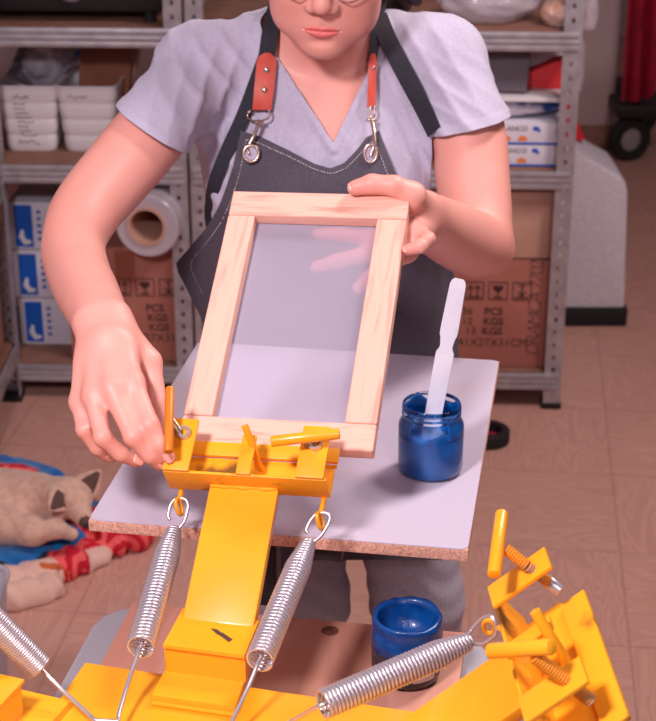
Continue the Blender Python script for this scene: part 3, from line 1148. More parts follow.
# low rough-plastered partition and what stands near it
py0 = 4.34
def pz(x, y):
    return on_y(x, y, py0)
prof = [pz(545, 325), pz(624, 328), pz(628, 192), pz(626, 183), pz(620, 176), pz(575, 152), pz(545, 138)]
poly = [(p[0], p[2]) for p in prof]
poly[0] = (poly[0][0], 0.02); poly[1] = (poly[1][0], 0.02)
root = thing('low_partition', (0.7, py0 + 0.12, 0), 'rough white low partition with sloping top behind the right shelf post', 'partition')
MB().prism(poly, (0, py0 + 0.26, 0), (1, 0, 0), (0, 0, 1), 0.26, bev=0.012).build('plaster_body', M['plaster'], root, 40)
xa, xb = poly[0][0], poly[1][0]
MB().box(((xa + xb) / 2, py0 + 0.13, 0.028), (xb - xa + 0.012, 0.285, 0.056), bev=0.008).build('base_strip', M['rubber'], root)
q = pz(584, 153)
o = MB().prism([(-0.03, 0), (0.028, 0), (-0.008, 0.075), (-0.03, 0.11)], (q[0], py0 + 0.20, q[2] - 0.008), (1, 0, 0), (0, 0, 1), 0.04, bev=0.004).build('red_wedge', M['red_plastic'], None)
setp(o, 'small red wedge standing on the sloping top of the partition', 'wedge')

# hand cart with red cloth beyond the wall end
wc = on_h(629, 160, 0)
root = thing('hand_cart', (wc[0], wc[1], 0), 'black wheeled cart under a hanging dark red cloth, beyond the wall end', 'cart')
for (x, y, dy) in ((wc[0] - 0.005, wc[1], 0), (wc[0] + 0.10, wc[1] + 0.38, 0)):
    o_ = np.array([x, y, 0.085])
    wl = MB().lathe([(0.045, -0.02), (0.076, -0.024), (0.085, -0.014), (0.085, 0.014), (0.076, 0.024), (0.045, 0.02)], o_, (0.35, -1, 0), 36, closed=True).build('wheel', M['rubber'], root)
    MB().lathe([(0.0, -0.022), (0.016, -0.022), (0.018, -0.012), (0.044, -0.008), (0.046, 0.01), (0.0, 0.012)], o_, (0.35, -1, 0), 28).build('hub', M['galv'], wl)
mb = MB()
mb.box((wc[0] + 0.03, wc[1] + 0.2, 0.20), (0.20, 0.5, 0.05), bev=0.01)
mb.tube([(wc[0] + 0.005, wc[1] + 0.02, 0.09), (wc[0] + 0.01, wc[1] + 0.0, 0.4), (wc[0] + 0.01, wc[1], 1.0)], 0.014, 12)
mb.tube([(wc[0] - 0.03, wc[1], 0.085), (wc[0] + 0.14, wc[1] + 0.38, 0.085)], 0.012, 10)
mb.tube([(wc[0] + 0.12, wc[1] + 0.38, 0.09), (wc[0] + 0.10, wc[1] + 0.36, 0.5)], 0.014, 12)
mb.build('chassis', M['black'], root)
rows = []
for i in range(14):
    t = i / 13
    h = 0.245 + 0.95 * t
    rows.append([(wc[0] - 0.050 + 0.140 * u + 0.004 * t, wc[1] - 0.05 + 0.03 * math.sin(u * 14 + t * 2) * (1 - .4 * t) + .05 * u, h + 0.10 * max(0, u - .72) * (1 - t) * 3) for u in np.linspace(0, 1, 26)])
MB().slab(rows, 0.012).build('hanging_cloth', M['red_cloth'], root, 60)
c = on_h(650, 112, 0.0)
o = crumpled('printed_bag', (wc[0] + 0.10, wc[1] + 0.34, 0.331), (0.06, 0.08, 0.13), mat('print_bag', (200, 190, 196), 0.6, c2=(170, 30, 40), scale=9, lo=.5, hi=.54), 'red and white printed bag beside the red cloth', 'bag', 41)

# tape reel on the floor
c = on_h(487, 441, 0.0)
root = thing('tape_roll', c, 'black reel with a red core lying on the floor by the board corner', 'roll')
MB().lathe([(0.036, 0.0), (0.052, 0.0), (0.055, 0.004), (0.055, 0.030), (0.052, 0.034), (0.036, 0.034)], c, (0, 0, 1), 44, closed=True).build('tape_ring', M['rubber'], root)
MB().lathe([(0.0, 0.001), (0.036, 0.001), (0.036, 0.010), (0.0, 0.010)], c, (0, 0, 1), 36).build('core', mat('red_core', (170, 36, 66), 0.6, c2=(90, 30, 40), scale=90), root)

# ------------------------------------------------------------------ work table, printing press, board, screen
A0 = math.radians(9.3)
PR = np.array([math.cos(A0), -math.sin(A0), 0])      # across the press
PF = np.array([math.sin(A0), math.cos(A0), 0])       # away from the camera
TB = on_h(378, 628, 0.775)                           # a point on the table's back edge
TB = TB - PR * (TB @ PR) + PR * (-0.275)             # see tl()


def tl(x, y, h):                                     # table frame: x across from its centre, y towards the back edge
    return np.array([0, 0, h]) + TBC + PR * x + PF * (y)


_l = on_h(121, 612, 0.775); _r = on_h(489, 637, 0.775)
TBC = np.array([0, 0, 0.0]) + PF * (on_h(378, 628, 0.775) @ PF) + PR * ((_l @ PR - 0.022 + _r @ PR + 0.004) / 2)
TW = (_r @ PR + 0.004) - (_l @ PR - 0.022)
TD = 0.85
root = thing('work_table', tl(0, -TD / 2, 0), 'small grey table with rounded corners carrying the yellow press', 'table')
o_ = tl(0, -TD / 2, 0.745)
MB().prism(rounded(TW, TD, 0.045, 8), o_, PR, PF, 0.03, bev=0.004).build('tabletop', M['grey_table'], root, 40)
for sx in (-1, 1):
    for sy in (-1, 1):
        q = tl(sx * (TW / 2 - 0.05), -TD / 2 + sy * (TD / 2 - 0.06), 0)
        MB().cyl(q, q + UZ * 0.745, 0.016, seg=16).build('leg', M['grey_table'], root)
WT = 0.787
m_ply = wood('plywood_sheet', (204, 144, 124), (226, 168, 148), scale=5.0, stretch=5.0, basis=(PF, PR, UZ), rough=0.5)
o = MB().box(tl(0.004, -0.012 - 0.36, 0.7815), (TW - 0.062, 0.72, 0.011), PR, PF, UZ, bev=0.0015).build('plywood_sheet', m_ply, None, 30)
setp(o, 'brown plywood sheet with a dark knot lying on the small grey table', 'board')
kq = on_h(330, 631, WT)
k = MB().lathe([(0.0, 0.0006), (0.006, 0.0006), (0.009, 0.0003), (0.0095, 0.0)], kq + UZ * 0.0002, UZ, 24).build('knot', mat('wood_knot', (92, 56, 48), 0.6, c2=(140, 88, 72), scale=140), o)

# white printing board
BH = 0.92
c0 = np.array([-0.2519, 1.4973, BH]); BW, BL = 0.3991, 0.4957
BA = math.radians(9.2)
BX = np.array([math.cos(BA), -math.sin(BA), 0]); BY = np.array([math.sin(BA), math.cos(BA), 0])
root = thing('printing_board', c0 + BX * BW / 2 + BY * BL / 2 - UZ * 0.014, 'white coated chipboard printing board under the wooden screen', 'board')
bc_ = c0 + BX * BW / 2 + BY * BL / 2
MB().box(bc_ - UZ * 0.0075, (BW, BL, 0.013), BX, BY, UZ, bev=0.001).build('chipboard_core', M['chip'], root, 30)
MB().prism(rounded(BW - 0.001, BL - 0.001, 0.008, 4), bc_ - UZ * 0.001, BX, BY, 0.001).build('white_coating', M['board_top'], root, 0)

# ---- the press
press = thing('screen_printing_press', on_h(240, 700, 0.0) * np.array([1, 1, 0]) + UZ * WT, 'yellow steel screen printing press with springs and clamp arms', 'press')
HUB = 0.866
hp = [on_h(85, 662, HUB), on_h(400, 709, HUB)]
hd = unit(hp[1] - hp[0]); hn = np.array([-hd[1], hd[0], 0])
hc = hp[0] + hd * 0.20 - hn * 0.22
MB().box(hc - UZ * 0.006, (0.40, 0.44, 0.012), hd, hn, UZ, bev=0.002).build('hub_plate', M['yellow'], press)
MB().cyl(hc - UZ * 0.012, np.array([hc[0], hc[1], WT + 0.010]), 0.05, seg=32).build('hub_column', M['yellow'], press)
MB().box(np.array([hc[0], hc[1], WT + 0.0052]), (0.20, 0.20, 0.010), PR, PF, UZ, bev=0.002).build('base_plate', M['yellow'], press)
# support below the board
q = on_h(268, 600, WT)
MB().box((q[0], q[1], (WT + BH - 0.014) / 2), (0.026, 0.026, BH - 0.014 - WT), PR, PF, UZ, bev=0.002).build('board_support', M['black_steel'], press)
q2 = on_h(327, 553, BH - 0.024)
MB().box(q2 + PF * 0.15, (0.031, 0.30, 0.0195), PR, PF, UZ, bev=0.002).build('support_bar', M['black_steel'], press)
MB().box((q2 + q) / 2 * np.array([1, 1, 0]) + PF * .05 + UZ * (BH - 0.0245), (0.16, 0.03, 0.02), PR, PF, UZ, bev=0.002).build('cross_bar', M['black_steel'], press)


class ArmFrame:
    def __init__(s, o, az, el, roll):
        s.o = np.array(o, float)
        R = np.array([math.cos(az), -math.sin(az), 0])
        s.T = np.array([math.cos(el) * math.sin(az), math.cos(el) * math.cos(az), math.sin(el)])
        N = np.cross(R, s.T)
        s.R = R * math.cos(roll) + N * math.sin(roll)
        s.N = np.cross(s.R, s.T)

    def L(s, a, t, n):
        return s.o + s.R * a + s.T * t + s.N * n

    def pix(s, x, y, n):               # measured point on the plane at height n above the arm
        d = ray((x, y))
        k = ((s.o + s.N * n - CAM) @ s.N) / (d @ s.N)
        return CAM + d * k

    def up(s, x, y, n):
        return s.pix(x, y, n)


def press_arm(A, t_low, t_tabs=(0.005, -0.010, 0.004), lip=0.0165, dn=0.0):
    arm = MB()
    arm.box(A.L(-0.020, (-0.0545 + t_low) / 2, 0.004), (0.071, (-0.0545 - t_low), 0.012), A.R, A.T, A.N, bev=0.0025)
    arm.tube([A.L(-0.054 + 0.0068 * i, -0.0555 + 0.0008 * math.sin(i * 2.1), 0.0105) for i in range(11)], [0.0028 + 0.0006 * math.sin(i * 1.7) for i in range(11)], 8)
    arm.build('arm_bar', M['yellow'], press)
    ch = MB()
    ch.box(A.L(-0.0165, -0.0545, 0.0165 + dn / 2), (0.166, 0.003, 0.034 - dn), A.R, A.T, A.N, bev=0.0008)
    ch.box(A.L(-0.0125, -0.0355, -0.0015 + dn), (0.158, 0.036, 0.003), A.R, A.T, A.N, bev=0.0008)
    ch.box(A.L(-0.0075, -0.0188, -0.002 + dn), (0.152, 0.003, 0.003), A.R, A.T, A.N, bev=0.0008)
    ch.box(A.L(-0.0068, -0.0168 + lip / 2, 0.0015 + dn), (0.152, lip, 0.005), A.R, A.T, A.N, bev=0.0012)
    c = ch.build('clamp_channel', M['yellow_worn'], press)
    tabs = []
    for s0, s1, tt in ((-0.0995, -0.0725, t_tabs[0]), (-0.024, -0.0095, t_tabs[1]), (0.036, 0.0645, t_tabs[2])):
        t = MB().box(A.L((s0 + s1) / 2, (-0.0555 + tt) / 2, 0.0355), (s1 - s0, tt + 0.0555, 0.004), A.R, A.T, A.N, bev=0.001).build('clamp_tab', M['yellow'], c)
        tabs.append(t)
    return c


def threaded(mb, p0, p1, r, pitch=0.0023):
    p0 = np.asarray(p0, float); p1 = np.asarray(p1, float)
    L = np.linalg.norm(p1 - p0); d = (p1 - p0) / L
    n = int(L / pitch)
    pts, rs = [], []
    for i in range(n):
        for f, rr in ((0.05, r * 0.86), (0.35, r), (0.65, r), (0.95, r * 0.86)):
            pts.append(p0 + d * (i + f) * L / n); rs.append(rr)
    mb.tube(pts, rs, 16)


def spring(A_top, A_bot, rod_to, R=0.0118, hook_dir=None, turns=30, wire=0.0014, taper_top=True, hook=None, closed=False):
    """coil from A_top to A_bot, hook at the top, drawn-out rod at the bottom"""
    p0 = np.asarray(A_top, float); p1 = np.asarray(A_bot, float)
    d = unit(p1 - p0); L = np.linalg.norm(p1 - p0)
    u, v = perp(d)
    n = turns * 14
    pts = []
    for i in range(n + 1):
        t = i / n
        r = R
        if taper_top:
            r = R * (0.55 + 0.45 * min(1, t / 0.22))
        a = 2 * PI * turns * t
        pts.append(p0 + d * L * t + r * (math.cos(a) * u + math.sin(a) * v))
    sp = MB().tube(pts, wire, 7).build('spring', M['steel'], press, 180)
    if hook is not None:
        c = np.asarray(hook, float)
        e = unit(AX - d * (AX @ d)) if abs(AX @ d) < 0.8 else unit(np.cross(d, p0 - CAM))
        d0 = unit(c - p0)
        far = np.linalg.norm(c - p0)
        hk = [p0 + d * 0.008 + e * 0.004, p0 + d0 * 0.002 + e * 0.004, p0 + d0 * far * .45 + e * 0.0085, c + e * 0.0092, c + e * .0065 + d0 * 0.0068, c + d0 * 0.0092,
              c - e * .0065 + d0 * 0.0068, c - e * 0.0092, c - e * 0.0090 - d0 * far * 0.40, c - e * 0.0060 - d0 * far * (0.95 if closed else 0.55)]
        MB().tube(smooth_path(hk, 6), 0.0018, 10).build('hook', M['steel'], sp, 180)
    if rod_to is not None:
        rd = [p1 - d * 0.01, p1 + d * 0.003] + [np.asarray(q, float) for q in rod_to]
        MB().tube(smooth_path(rd, 6), 0.0021, 10).build('tension_rod', M['steel'], sp, 180)
    return sp


# arm carrying the screen
F1 = ArmFrame((-0.0554, 1.4877, 1.0099), math.radians(9.6), math.radians(32.8), math.radians(2.3))
c1 = press_arm(F1, -0.205)
# screws and handles of the first arm
def bolt(A, tip, head, r, name='clamp_screw', collar=True):
    mb = MB()
    mb.cyl(tip, head, r, seg=16)
    return mb
S1 = F1.pix(185, 436, 0.034); H1 = F1.pix(170, 420, 0.060)
mb = MB(); threaded(mb, S1 - F1.N * 0.026, H1, 0.0046)
sc = mb.build('clamp_screw', M['thread'], press)
MB().lathe([(0.0047, -0.002), (0.0072, -0.002), (0.0072, 0.003), (0.0047, 0.003)], S1 + F1.N * 0.006, F1.N, 20, closed=True).build('collar', M['steel'], sc)
MB().cyl(F1.pix(170, 388, 0.060), F1.pix(168.5, 452, 0.060), 0.0047, seg=18, bev=0.001).build('lever_handle', mat('lever_rust_orange', (206, 118, 26), 0.4), sc)
S3 = F1.pix(316, 447, 0.034); H3 = F1.pix(306, 437.5, 0.052)
mb = MB(); threaded(mb, S3 - F1.N * 0.026, H3, 0.0050)
sc = mb.build('clamp_screw', M['thread'], press)
MB().lathe([(0.0050, -0.002), (0.0076, -0.002), (0.0076, 0.003), (0.0050, 0.003)], S3 + F1.N * 0.006, F1.N, 20, closed=True).build('collar', M['steel'], sc)
MB().cyl(F1.pix(271, 441.5, 0.054), F1.pix(340, 433.5, 0.054), 0.0056, seg=18, bev=0.0012).build('lever_handle', M['yellow'], sc)
MB().tube([F1.pix(244.5, 425, 0.052), F1.pix(252, 443, 0.040), F1.pix(258, 462, 0.018), F1.pix(262, 470, 0.004)], [0.0036, 0.0036, 0.003, 0.003], 14).build('locking_pin', M['yellow'], press)
# spring ears
def ear(A, pts, ring):
    mb = MB()
    mb.tube(smooth_path(pts, 4), 0.0028, 10)
    c, ax = ring
    u, v = perp(ax)
    mb.tube([c + 0.0048 * math.cos(a) * u + 0.0085 * math.sin(a) * v for a in np.linspace(0, 2 * PI, 19)[:-1]], 0.0022, 8, closed=True)
    return mb.build('spring_ear', M['yellow'], press, 60)
eL = F1.pix(179, 507, -0.012); eR = F1.pix(320, 521, -0.012)
ear(F1, [F1.pix(182, 484, 0.0), F1.pix(181, 492, -0.006), F1.pix(179.5, 501, -0.011)], (eL, F1.R * 0.9 + F1.N * 0.3))
ear(F1, [F1.pix(324, 498, 0.0), F1.pix(323, 505, -0.006), F1.pix(320.5, 514, -0.011)], (eR, F1.R * 0.9 + F1.N * 0.3))

# pivot block under the first arm
bt = [on_h(183, 607, 0.908), on_h(259, 620, 0.908), on_h(245, 653, 0.908), on_h(164, 642, 0.908)]
bb = [p * np.array([1, 1, 0]) + UZ * (HUB + 0.010) for p in bt]
MB().hexa([bb[3] - UZ * 0, bb[2], bb[1], bb[0], bt[3] - UZ * 0.006, bt[2] - UZ * 0.006, bt[1] - UZ * .006, bt[0] - UZ * .006]).build('pivot_block', M['yellow'], press)
ex = [bt[3] + (bt[3] - bt[0]) * 0.05, bt[2] + (bt[2] - bt[1]) * 0.05, bt[1], bt[0]]
pb = MB().hexa([p - UZ * 0.0045 for p in ex] + [p - UZ * 0.0008 for p in ex]).build('pivot_cover', M['yellow'], press)
nk = [on_h(212, 628, 0.9074), on_h(231, 641, 0.9074)]
dd = unit(nk[1] - nk[0]); nn = np.cross(UZ, dd)
LK = np.linalg.norm(nk[1] - nk[0])
mb = MB(); mb.prism([(0, -0.0012), (0.4 * LK, -0.0030), (0.46 * LK, -0.0022), (LK, -0.0026), (LK * 0.97, 0.0026), (0.46 * LK, 0.0024), (0.42 * LK, 0.0016), (0.2 * LK, 0.0020)], nk[0], dd, nn, 0.0005)
mb.build('blade_mark', mat('bare_mark', (72, 58, 54), 0.4), pb, 0)
st = [on_h(166, 672, HUB + .010), on_h(243, 683, HUB + .010), on_h(235, 707, HUB + .010), on_h(152, 695, HUB + .010)]
st = [st[0] + PF * .07, st[1] + PF * .07, st[2], st[3]]
MB().hexa([p - UZ * 0.010 for p in st[::-1]] + st[::-1]).build('step_plate', M['yellow'], press)
MB().tube([st[3] + (st[2] - st[3]) * i / 12 - UZ * 0.008 + PF * (-.001) for i in range(13)], 0.0022, 8).build('weld_bead', M['yellow'], press)

# second arm, raised on the right
F2 = ArmFrame((0.20875, 1.08315, 1.02668), 1.5970, 0.7154, -0.1753)
c2_ = press_arm(F2, -0.33, lip=0.024, dn=-0.013)
S1 = F2.pix(536, 571, 0.0355); H1 = F2.pix(498, 543, 0.070)
dr = unit(F2.pix(561, 592, 0.012) - H1)
mb = MB(); threaded(mb, H1 + dr * 0.008, H1 + dr * 0.030, 0.0052)
threaded(mb, H1 + dr * .030, F2.pix(554, 586, 0.010), 0.0050)
sc = mb.build('clamp_screw', M['thread_y'], press)
MB().cyl(F2.pix(554, 586, .010) - dr * 0.010, F2.pix(557, 588, .010) + dr * 0.004, 0.0056, seg=16, bev=0.001).build('screw_tip', M['steel'], sc)
MB().cyl(F2.pix(502, 513, 0.070), F2.pix(494, 575, 0.070), 0.0056, seg=20, bev=0.0012).build('lever_handle', M['yellow'], sc)
S3 = F2.pix(575, 688, 0.0355); H3 = F2.pix(530, 653, 0.070)
dr = unit(F2.pix(592, 700, 0.012) - H3)
mb = MB(); threaded(mb, H3 + dr * 0.004, F2.pix(592, 701, 0.012), 0.0058)
sc = mb.build('clamp_screw', M['thread_y'], press)
MB().cyl(F2.pix(490, 651, 0.072), F2.pix(552, 647, 0.072), 0.0062, seg=20, bev=0.0014).build('lever_handle', M['yellow'], sc)
MB().tube([F2.pix(535, 611, 0.062), F2.pix(546, 630, 0.046), F2.pix(560, 650, 0.026), F2.pix(567, 664, 0.008)], [0.0045, 0.0045, 0.004, 0.004], 14).build('locking_pin', M['yellow'], press)
e2 = F2.pix(489, 627, -0.004)
ear(F2, [F2.L(-0.075, -0.056, 0.012), F2.L(-0.078, -0.062, 0.004), (e2 + F2.L(-0.078, -0.062, 0.004)) / 2], (e2, np.array([.3, .9, .3])))

# block of the third arm at the left edge
lt = [on_h(-60, 655, 0.908), on_h(0, 668, 0.908), on_h(21, 684, 0.908), on_h(-60, 712, 0.908)]
tb_ = on_h(22, 684, 0.905)
xd = unit(hd * 0.55 + hn * -0.45); xd = np.array([math.cos(math.radians(-20)), math.sin(math.radians(-20)), 0])
yd = np.array([-xd[1], xd[0], 0])
bcn = tb_ - xd * 0.05 - yd * 0.028
MB().box(bcn + UZ * (-0.026), (0.10, 0.056, 0.052), xd, yd, UZ, bev=0.003).build('pivot_block', M['yellow'], press)
MB().box(bcn + UZ * 0.0025, (0.104, 0.060, 0.004), xd, yd, UZ, bev=0.0012).build('pivot_cover', M['yellow'], press)
MB().box(bcn - UZ * 0.043, (0.16, 0.12, 0.024), xd, yd, UZ, bev=0.002).build('hub_bracket', M['yellow'], press)

# springs
def at_hub(x, y, dh):
    return on_h(x, y, HUB + dh)
u_c = at_hub(118, 722, 0.016); u_d = at_hub(95, 720, 0.016)
tA = F1.pix(174, 531, -0.020); bA = at_hub(140, 648, 0.045)
spring(tA, bA, [at_hub(128, 683, 0.028), at_hub(119, 714, 0.017), u_c], hook=eL, turns=37, wire=0.00165)
tB = F1.pix(308, 544, -0.020); bB = at_hub(259, 661, 0.050)
spring(tB, bB, [at_hub(247, 690, 0.034), at_hub(232, 722, 0.018), at_hub(228, 740, 0.012)], hook=eR, turns=37, wire=0.00165)
tD = F2.pix(470, 641, -0.012); bD = at_hub(322, 705, 0.075)
spring(tD, bD, [at_hub(305, 714, 0.055), at_hub(290, 722, 0.035), at_hub(262, 738, 0.014)], hook=e2, closed=True, turns=40, R=0.0118, wire=0.00165)
bC = at_hub(40, 668, 0.040); tC = at_hub(-42, 585, 0.12)
spring(tC, bC, [at_hub(62, 690, 0.026), at_hub(88, 714, 0.017), u_d, (u_c + u_d) / 2, u_c], hook=None, turns=44, wire=0.00165)

# ---- the wooden screen
fw = M
scr = thing('printing_screen', F1.L(0, 0.0, -0.016), 'pale pine screen frame with stretched mesh held above the white board', 'screen frame')
W2, FL, TH = 0.1025, 0.3385, 0.016
pale, dark = (234, 182, 162), (208, 134, 118)
def rail(name, s0, s1, t0, t1, along, seedshift):
    g = F1.R if along == 'R' else F1.T
    x = F1.T if along == 'R' else F1.R
    m = wood('pine_' + name + str(seedshift), pale, dark, scale=7.0 + seedshift, stretch=10.0, basis=(g, x, F1.N), rough=0.6)
    return MB().box(F1.L((s0 + s1) / 2, (t0 + t1) / 2, -TH / 2), (s1 - s0, t1 - t0, TH), F1.R, F1.T, F1.N, bev=0.0022, seg=3).build(name, m, scr)
rail('side_rail', -W2, -0.0715, 0.0335, 0.3030, 'T', 0)
rail('side_rail', 0.0690, W2, 0.0335, 0.3030, 'T', 1)
rail('end_rail', -W2, W2, 0.0005, 0.0330, 'R', 2)
rail('end_rail', -W2, W2, 0.3035, FL, 'R', 3)


def mesh_fabric():
    m = bpy.data.materials.new('screen_mesh')
    m.use_nodes = True
    nt = m.node_tree
    for n in list(nt.nodes):
        nt.nodes.remove(n)
    out = nm(m, 'ShaderNodeOutputMaterial')
    tr = nm(m, 'ShaderNodeBsdfTransparent')
    tr.inputs['Color'].default_value = (0.92, 0.9, 0.96, 1)
    df = nm(m, 'ShaderNodeBsdfDiffuse'); df.inputs['Color'].default_value = lin((222, 214, 234))
    tl_ = nm(m, 'ShaderNodeBsdfTranslucent'); tl_.inputs['Color'].default_value = lin((222, 214, 234))
    gl = nm(m, 'ShaderNodeBsdfGlossy'); gl.inputs['Roughness'].default_value = 0.35; gl.inputs['Color'].default_value = (0.5, 0.48, 0.56, 1)
    a = nm(m, 'ShaderNodeMixShader'); a.inputs[0].default_value = 0.35
    nt.links.new(df.outputs[0], a.inputs[1]); nt.links.new(tl_.outputs[0], a.inputs[2])
    b = nm(m, 'ShaderNodeMixShader'); b.inputs[0].default_value = 0.06
    nt.links.new(a.outputs[0], b.inputs[1]); nt.links.new(gl.outputs[0], b.inputs[2])
    c = nm(m, 'ShaderNodeMixShader'); c.inputs[0].default_value = 0.60
    nt.links.new(tr.outputs[0], c.inputs[1]); nt.links.new(b.outputs[0], c.inputs[2])
    nt.links.new(c.outputs[0], out.inputs[0])
    return m


MB().grid([[F1.L(s, t, -TH - 0.0006) for s in np.linspace(-W2 + .004, W2 - .004, 5)] for t in np.linspace(0.006, FL - 0.006, 7)]).build('mesh_fabric', mesh_fabric(), scr, 0)

# ---- ink jars and spatula
def ink_jar(c, r, h, label, full=False):
    root = thing('ink_jar', c, label, 'jar')
    z0 = 0.0008
    if not full:
        outer = [(0.0, z0), (r * .86, z0), (r * .97, 0.004), (r, 0.010), (r, h * .66), (r * .985, h * .72), (r * .90, h * .79), (r * .87, h * .82),
                 (r * .87, h * .845), (r * .905, h * .855), (r * .905, h * .875), (r * .87, h * .885), (r * .87, h * .91), (r * .905, h * .92), (r * .905, h * .94), (r * .88, h * .95), (r * .89, h * .985), (r * .87, h)]
        inner = [(r * .83, h), (r * .82, h * .82), (r * .86, h * .77), (r * .94, h * .70), (r * .95, h * .64), (r * .95, 0.012), (r * .90, 0.006), (0.0, 0.005)]
        MB().lathe(outer + inner, c, UZ, 64).build('glass_body', M['glass'], root, 180)
        fill = h * .60
        def wob(j, a):
            return (0.0, (0.004 * math.sin(a * 2 + .6) + 0.0025 * math.sin(a * 5)) if j in (4, 5) else 0.0)
        MB().lathe([(0.0, 0.0012), (r * .87, 0.0014), (r * .965, 0.0048), (r * .992, 0.0105), (r * .992, fill), (r * .96, fill + .003), (r * .6, fill - 0.001), (0, fill - .004)], c, UZ, 64, wob=wob).build('ink', M['ink'], root, 180)
        # ink smeared on the glass above the fill
        rows = []
        for i in range(8):
            t = i / 7
            row = []
            for k in range(40):
                a = math.radians(-62 + 290 * k / 39)
                hh = fill - .002 + t * (h * (0.34 + 0.05 * math.sin(3 * a + 1) + .03 * math.sin(7 * a)))
                hh = min(hh, h * .965)
                rr = np.interp(hh / h, [0.6, .64, .70, .77, .82, 1], [.985, .985, .965, .885, .855, .86]) * r
                row.append(c + np.array([rr * math.cos(a), rr * math.sin(a), hh]))
            rows.append(row)
        MB().slab(rows, 0.0008).build('ink_smear', M['ink'], root, 180)
    else:
        outer = [(0.0, z0), (r * .86, z0), (r * .97, 0.004), (r, 0.010), (r, h * .70), (r * .97, h * .76), (r * .90, h * .80), (r * .90, h)]
        inner = [(r * .86, h), (r * .86, h * .80), (r * .93, h * .74), (r * .95, h * .68), (r * .95, 0.012), (r * .90, 0.006), (0.0, 0.005)]
        MB().lathe(outer + inner, c, UZ, 64).build('glass_body', mat('smoky_glass', (150, 140, 152), 0.05, trans=0.9, ior=1.4), root, 180)
        def wob2(j, a):
            s = 0.0006 * math.sin(a * 2 + 1.3 * j) + 0.0005 * math.sin(a * 5 + 2.1 * j) + 0.0003 * math.sin(a * 11 + 3.7 * j) * math.sin(a * 2 + j)
            return (s, s * 1.2 + (0.003 * math.sin(a * 2 + 1) if j in (0, 1) else 0))
        prof = [(r * .955, h * .52), (r * 1.01, h * .56), (r * 1.03, h * .70), (r * .99, h * .79), (r * .96, h * .86), (r * 1.0, h * .95), (r * .99, h * 1.02), (r * .94, h * 1.045), (r * .86, h * 1.03), (r * .82, h * .95), (r * .80, h * .75), (r * .6, h * .60), (r * .3, h * .56), (0.0001, h * .55)]
        MB().lathe(prof, c, UZ, 72, wob=lambda j, a: wob2(j, a) if j < 12 else (0, 0)).build('ink', M['ink_dark'], root, 180)
        MB().lathe([(r * .94, 0.008), (r * .944, h * .5), (r * .5, h * .5), (0, h * .49)], c, UZ, 48).build('dried_ink', mat('dried_ink', (36, 34, 52), 0.4, c2=(20, 50, 110), scale=50), root, 180)
        rows = [[c + np.array([(r + .0008) * math.cos(a), (r + .0008) * math.sin(a), hh]) for a in np.radians(np.linspace(-82, -42, 14))] for hh in np.linspace(0.012, h * .55, 5)]
        MB().slab(rows, 0.0004).build('paper_label', M['label_white'], root, 180)
    return root


JC = on_h(430, 470, BH) + UZ * 0.0005
JR, JH = 0.0362, 0.082
ink_jar(JC, JR, JH, 'open glass jar of blue ink with a spatula, on the white board')
J2 = on_h(406, 674, WT) + UZ * 0.0005
ink_jar(J2, 0.0360, 0.068, 'ink jar with blue caked rim on the lower table, behind the spring', full=True)

# spatula standing in the first jar
sp_top = on_y(459, 279, JC[1] + 0.028); sp_bot = on_y(433.5, 414, JC[1] + 0.018)
d = unit(sp_bot - sp_top); L = np.linalg.norm(sp_bot - sp_top)
sd = unit(np.cross(d, np.array([0.25, 1.0, 0.0]))); 
if sd[0] < 0:
    sd = -sd
nrm = np.cross(sd, d)
root = thing('spatula', sp_bot + d * 0.02, 'translucent white spatula standing in the jar of blue ink', 'spatula')
hw = [(0.0, 0.0045), (0.002, 0.0072), (0.006, 0.0086), (0.055, 0.0098), (0.064, 0.0096), (0.068, 0.0080), (0.078, 0.0068), (0.082, 0.0082), (0.085, 0.0098)]
def plate(mb, prof, th):
    rows = [[sp_top + d * q + sd * (w * k) for k in (-1, -.5, 0, .5, 1)] for q, w in prof]
    mb.slab(rows, th)
mb = MB(); plate(mb, hw, 0.0026); mb.build('handle', M['spatula'], root, 50)
mb = MB(); plate(mb, [(0.0851, 0.0098), (0.09, 0.0100), (L, 0.0094), (L + 0.018, 0.0092)], 0.0026); mb.build('blade', M['spatula'], root, 50)

# ------------------------------------------------------------------ the person
XC = -0.010
SEC = [(0.000, 2.170, 0.70, 0.165, 0.118), (0.000, 2.165, 0.84, 0.166, 0.118), (XC, 2.160, 0.97, 0.152, 0.106), (XC, 2.165, 1.08, 0.152, 0.102),
       (XC, 2.180, 1.16, 0.162, 0.098), (XC, 2.192, 1.215, 0.158, 0.082), (XC, 2.200, 1.265, 0.118, 0.060), (XC, 2.205, 1.30, 0.072, 0.050)]
_SA = np.array(SEC)


def torso_front(X, h, ga=0.012, gb=0.016):
    cx, cy, a, b = [np.interp(h, _SA[:, 2], _SA[:, i]) for i in (0, 1, 3, 4)]
    q = min(abs(X - cx) / (a + ga), 0.992)
    bust = 0.034 * (math.exp(-((X - cx - 0.072) ** 2 / 0.0042 + (h - 1.105) ** 2 / 0.0040)) + math.exp(-((X - cx + 0.072) ** 2 / 0.0042 + (h - 1.105) ** 2 / 0.0040)))
    bust = max(bust, 0.026 * math.exp(-((X - cx) ** 2 / 0.010 + (h - 1.105) ** 2 / 0.0040)))
    return cy - (b + gb) * (1 - q ** 2.3) ** (1 / 2.3) - bust


SHR = P(201, 70, 2.19); ELR = P(79, 224, 1.95); WRR = P(101, 318, 1.70)
SHL = P(440, 62, 2.20); ELL = P(479, 240, 2.11); WRL = P(423, 213, 1.935)
person = thing('person', (0.02, 2.19, 0), 'person in a lavender v-neck shirt and charcoal apron holding the wooden screen', 'person')

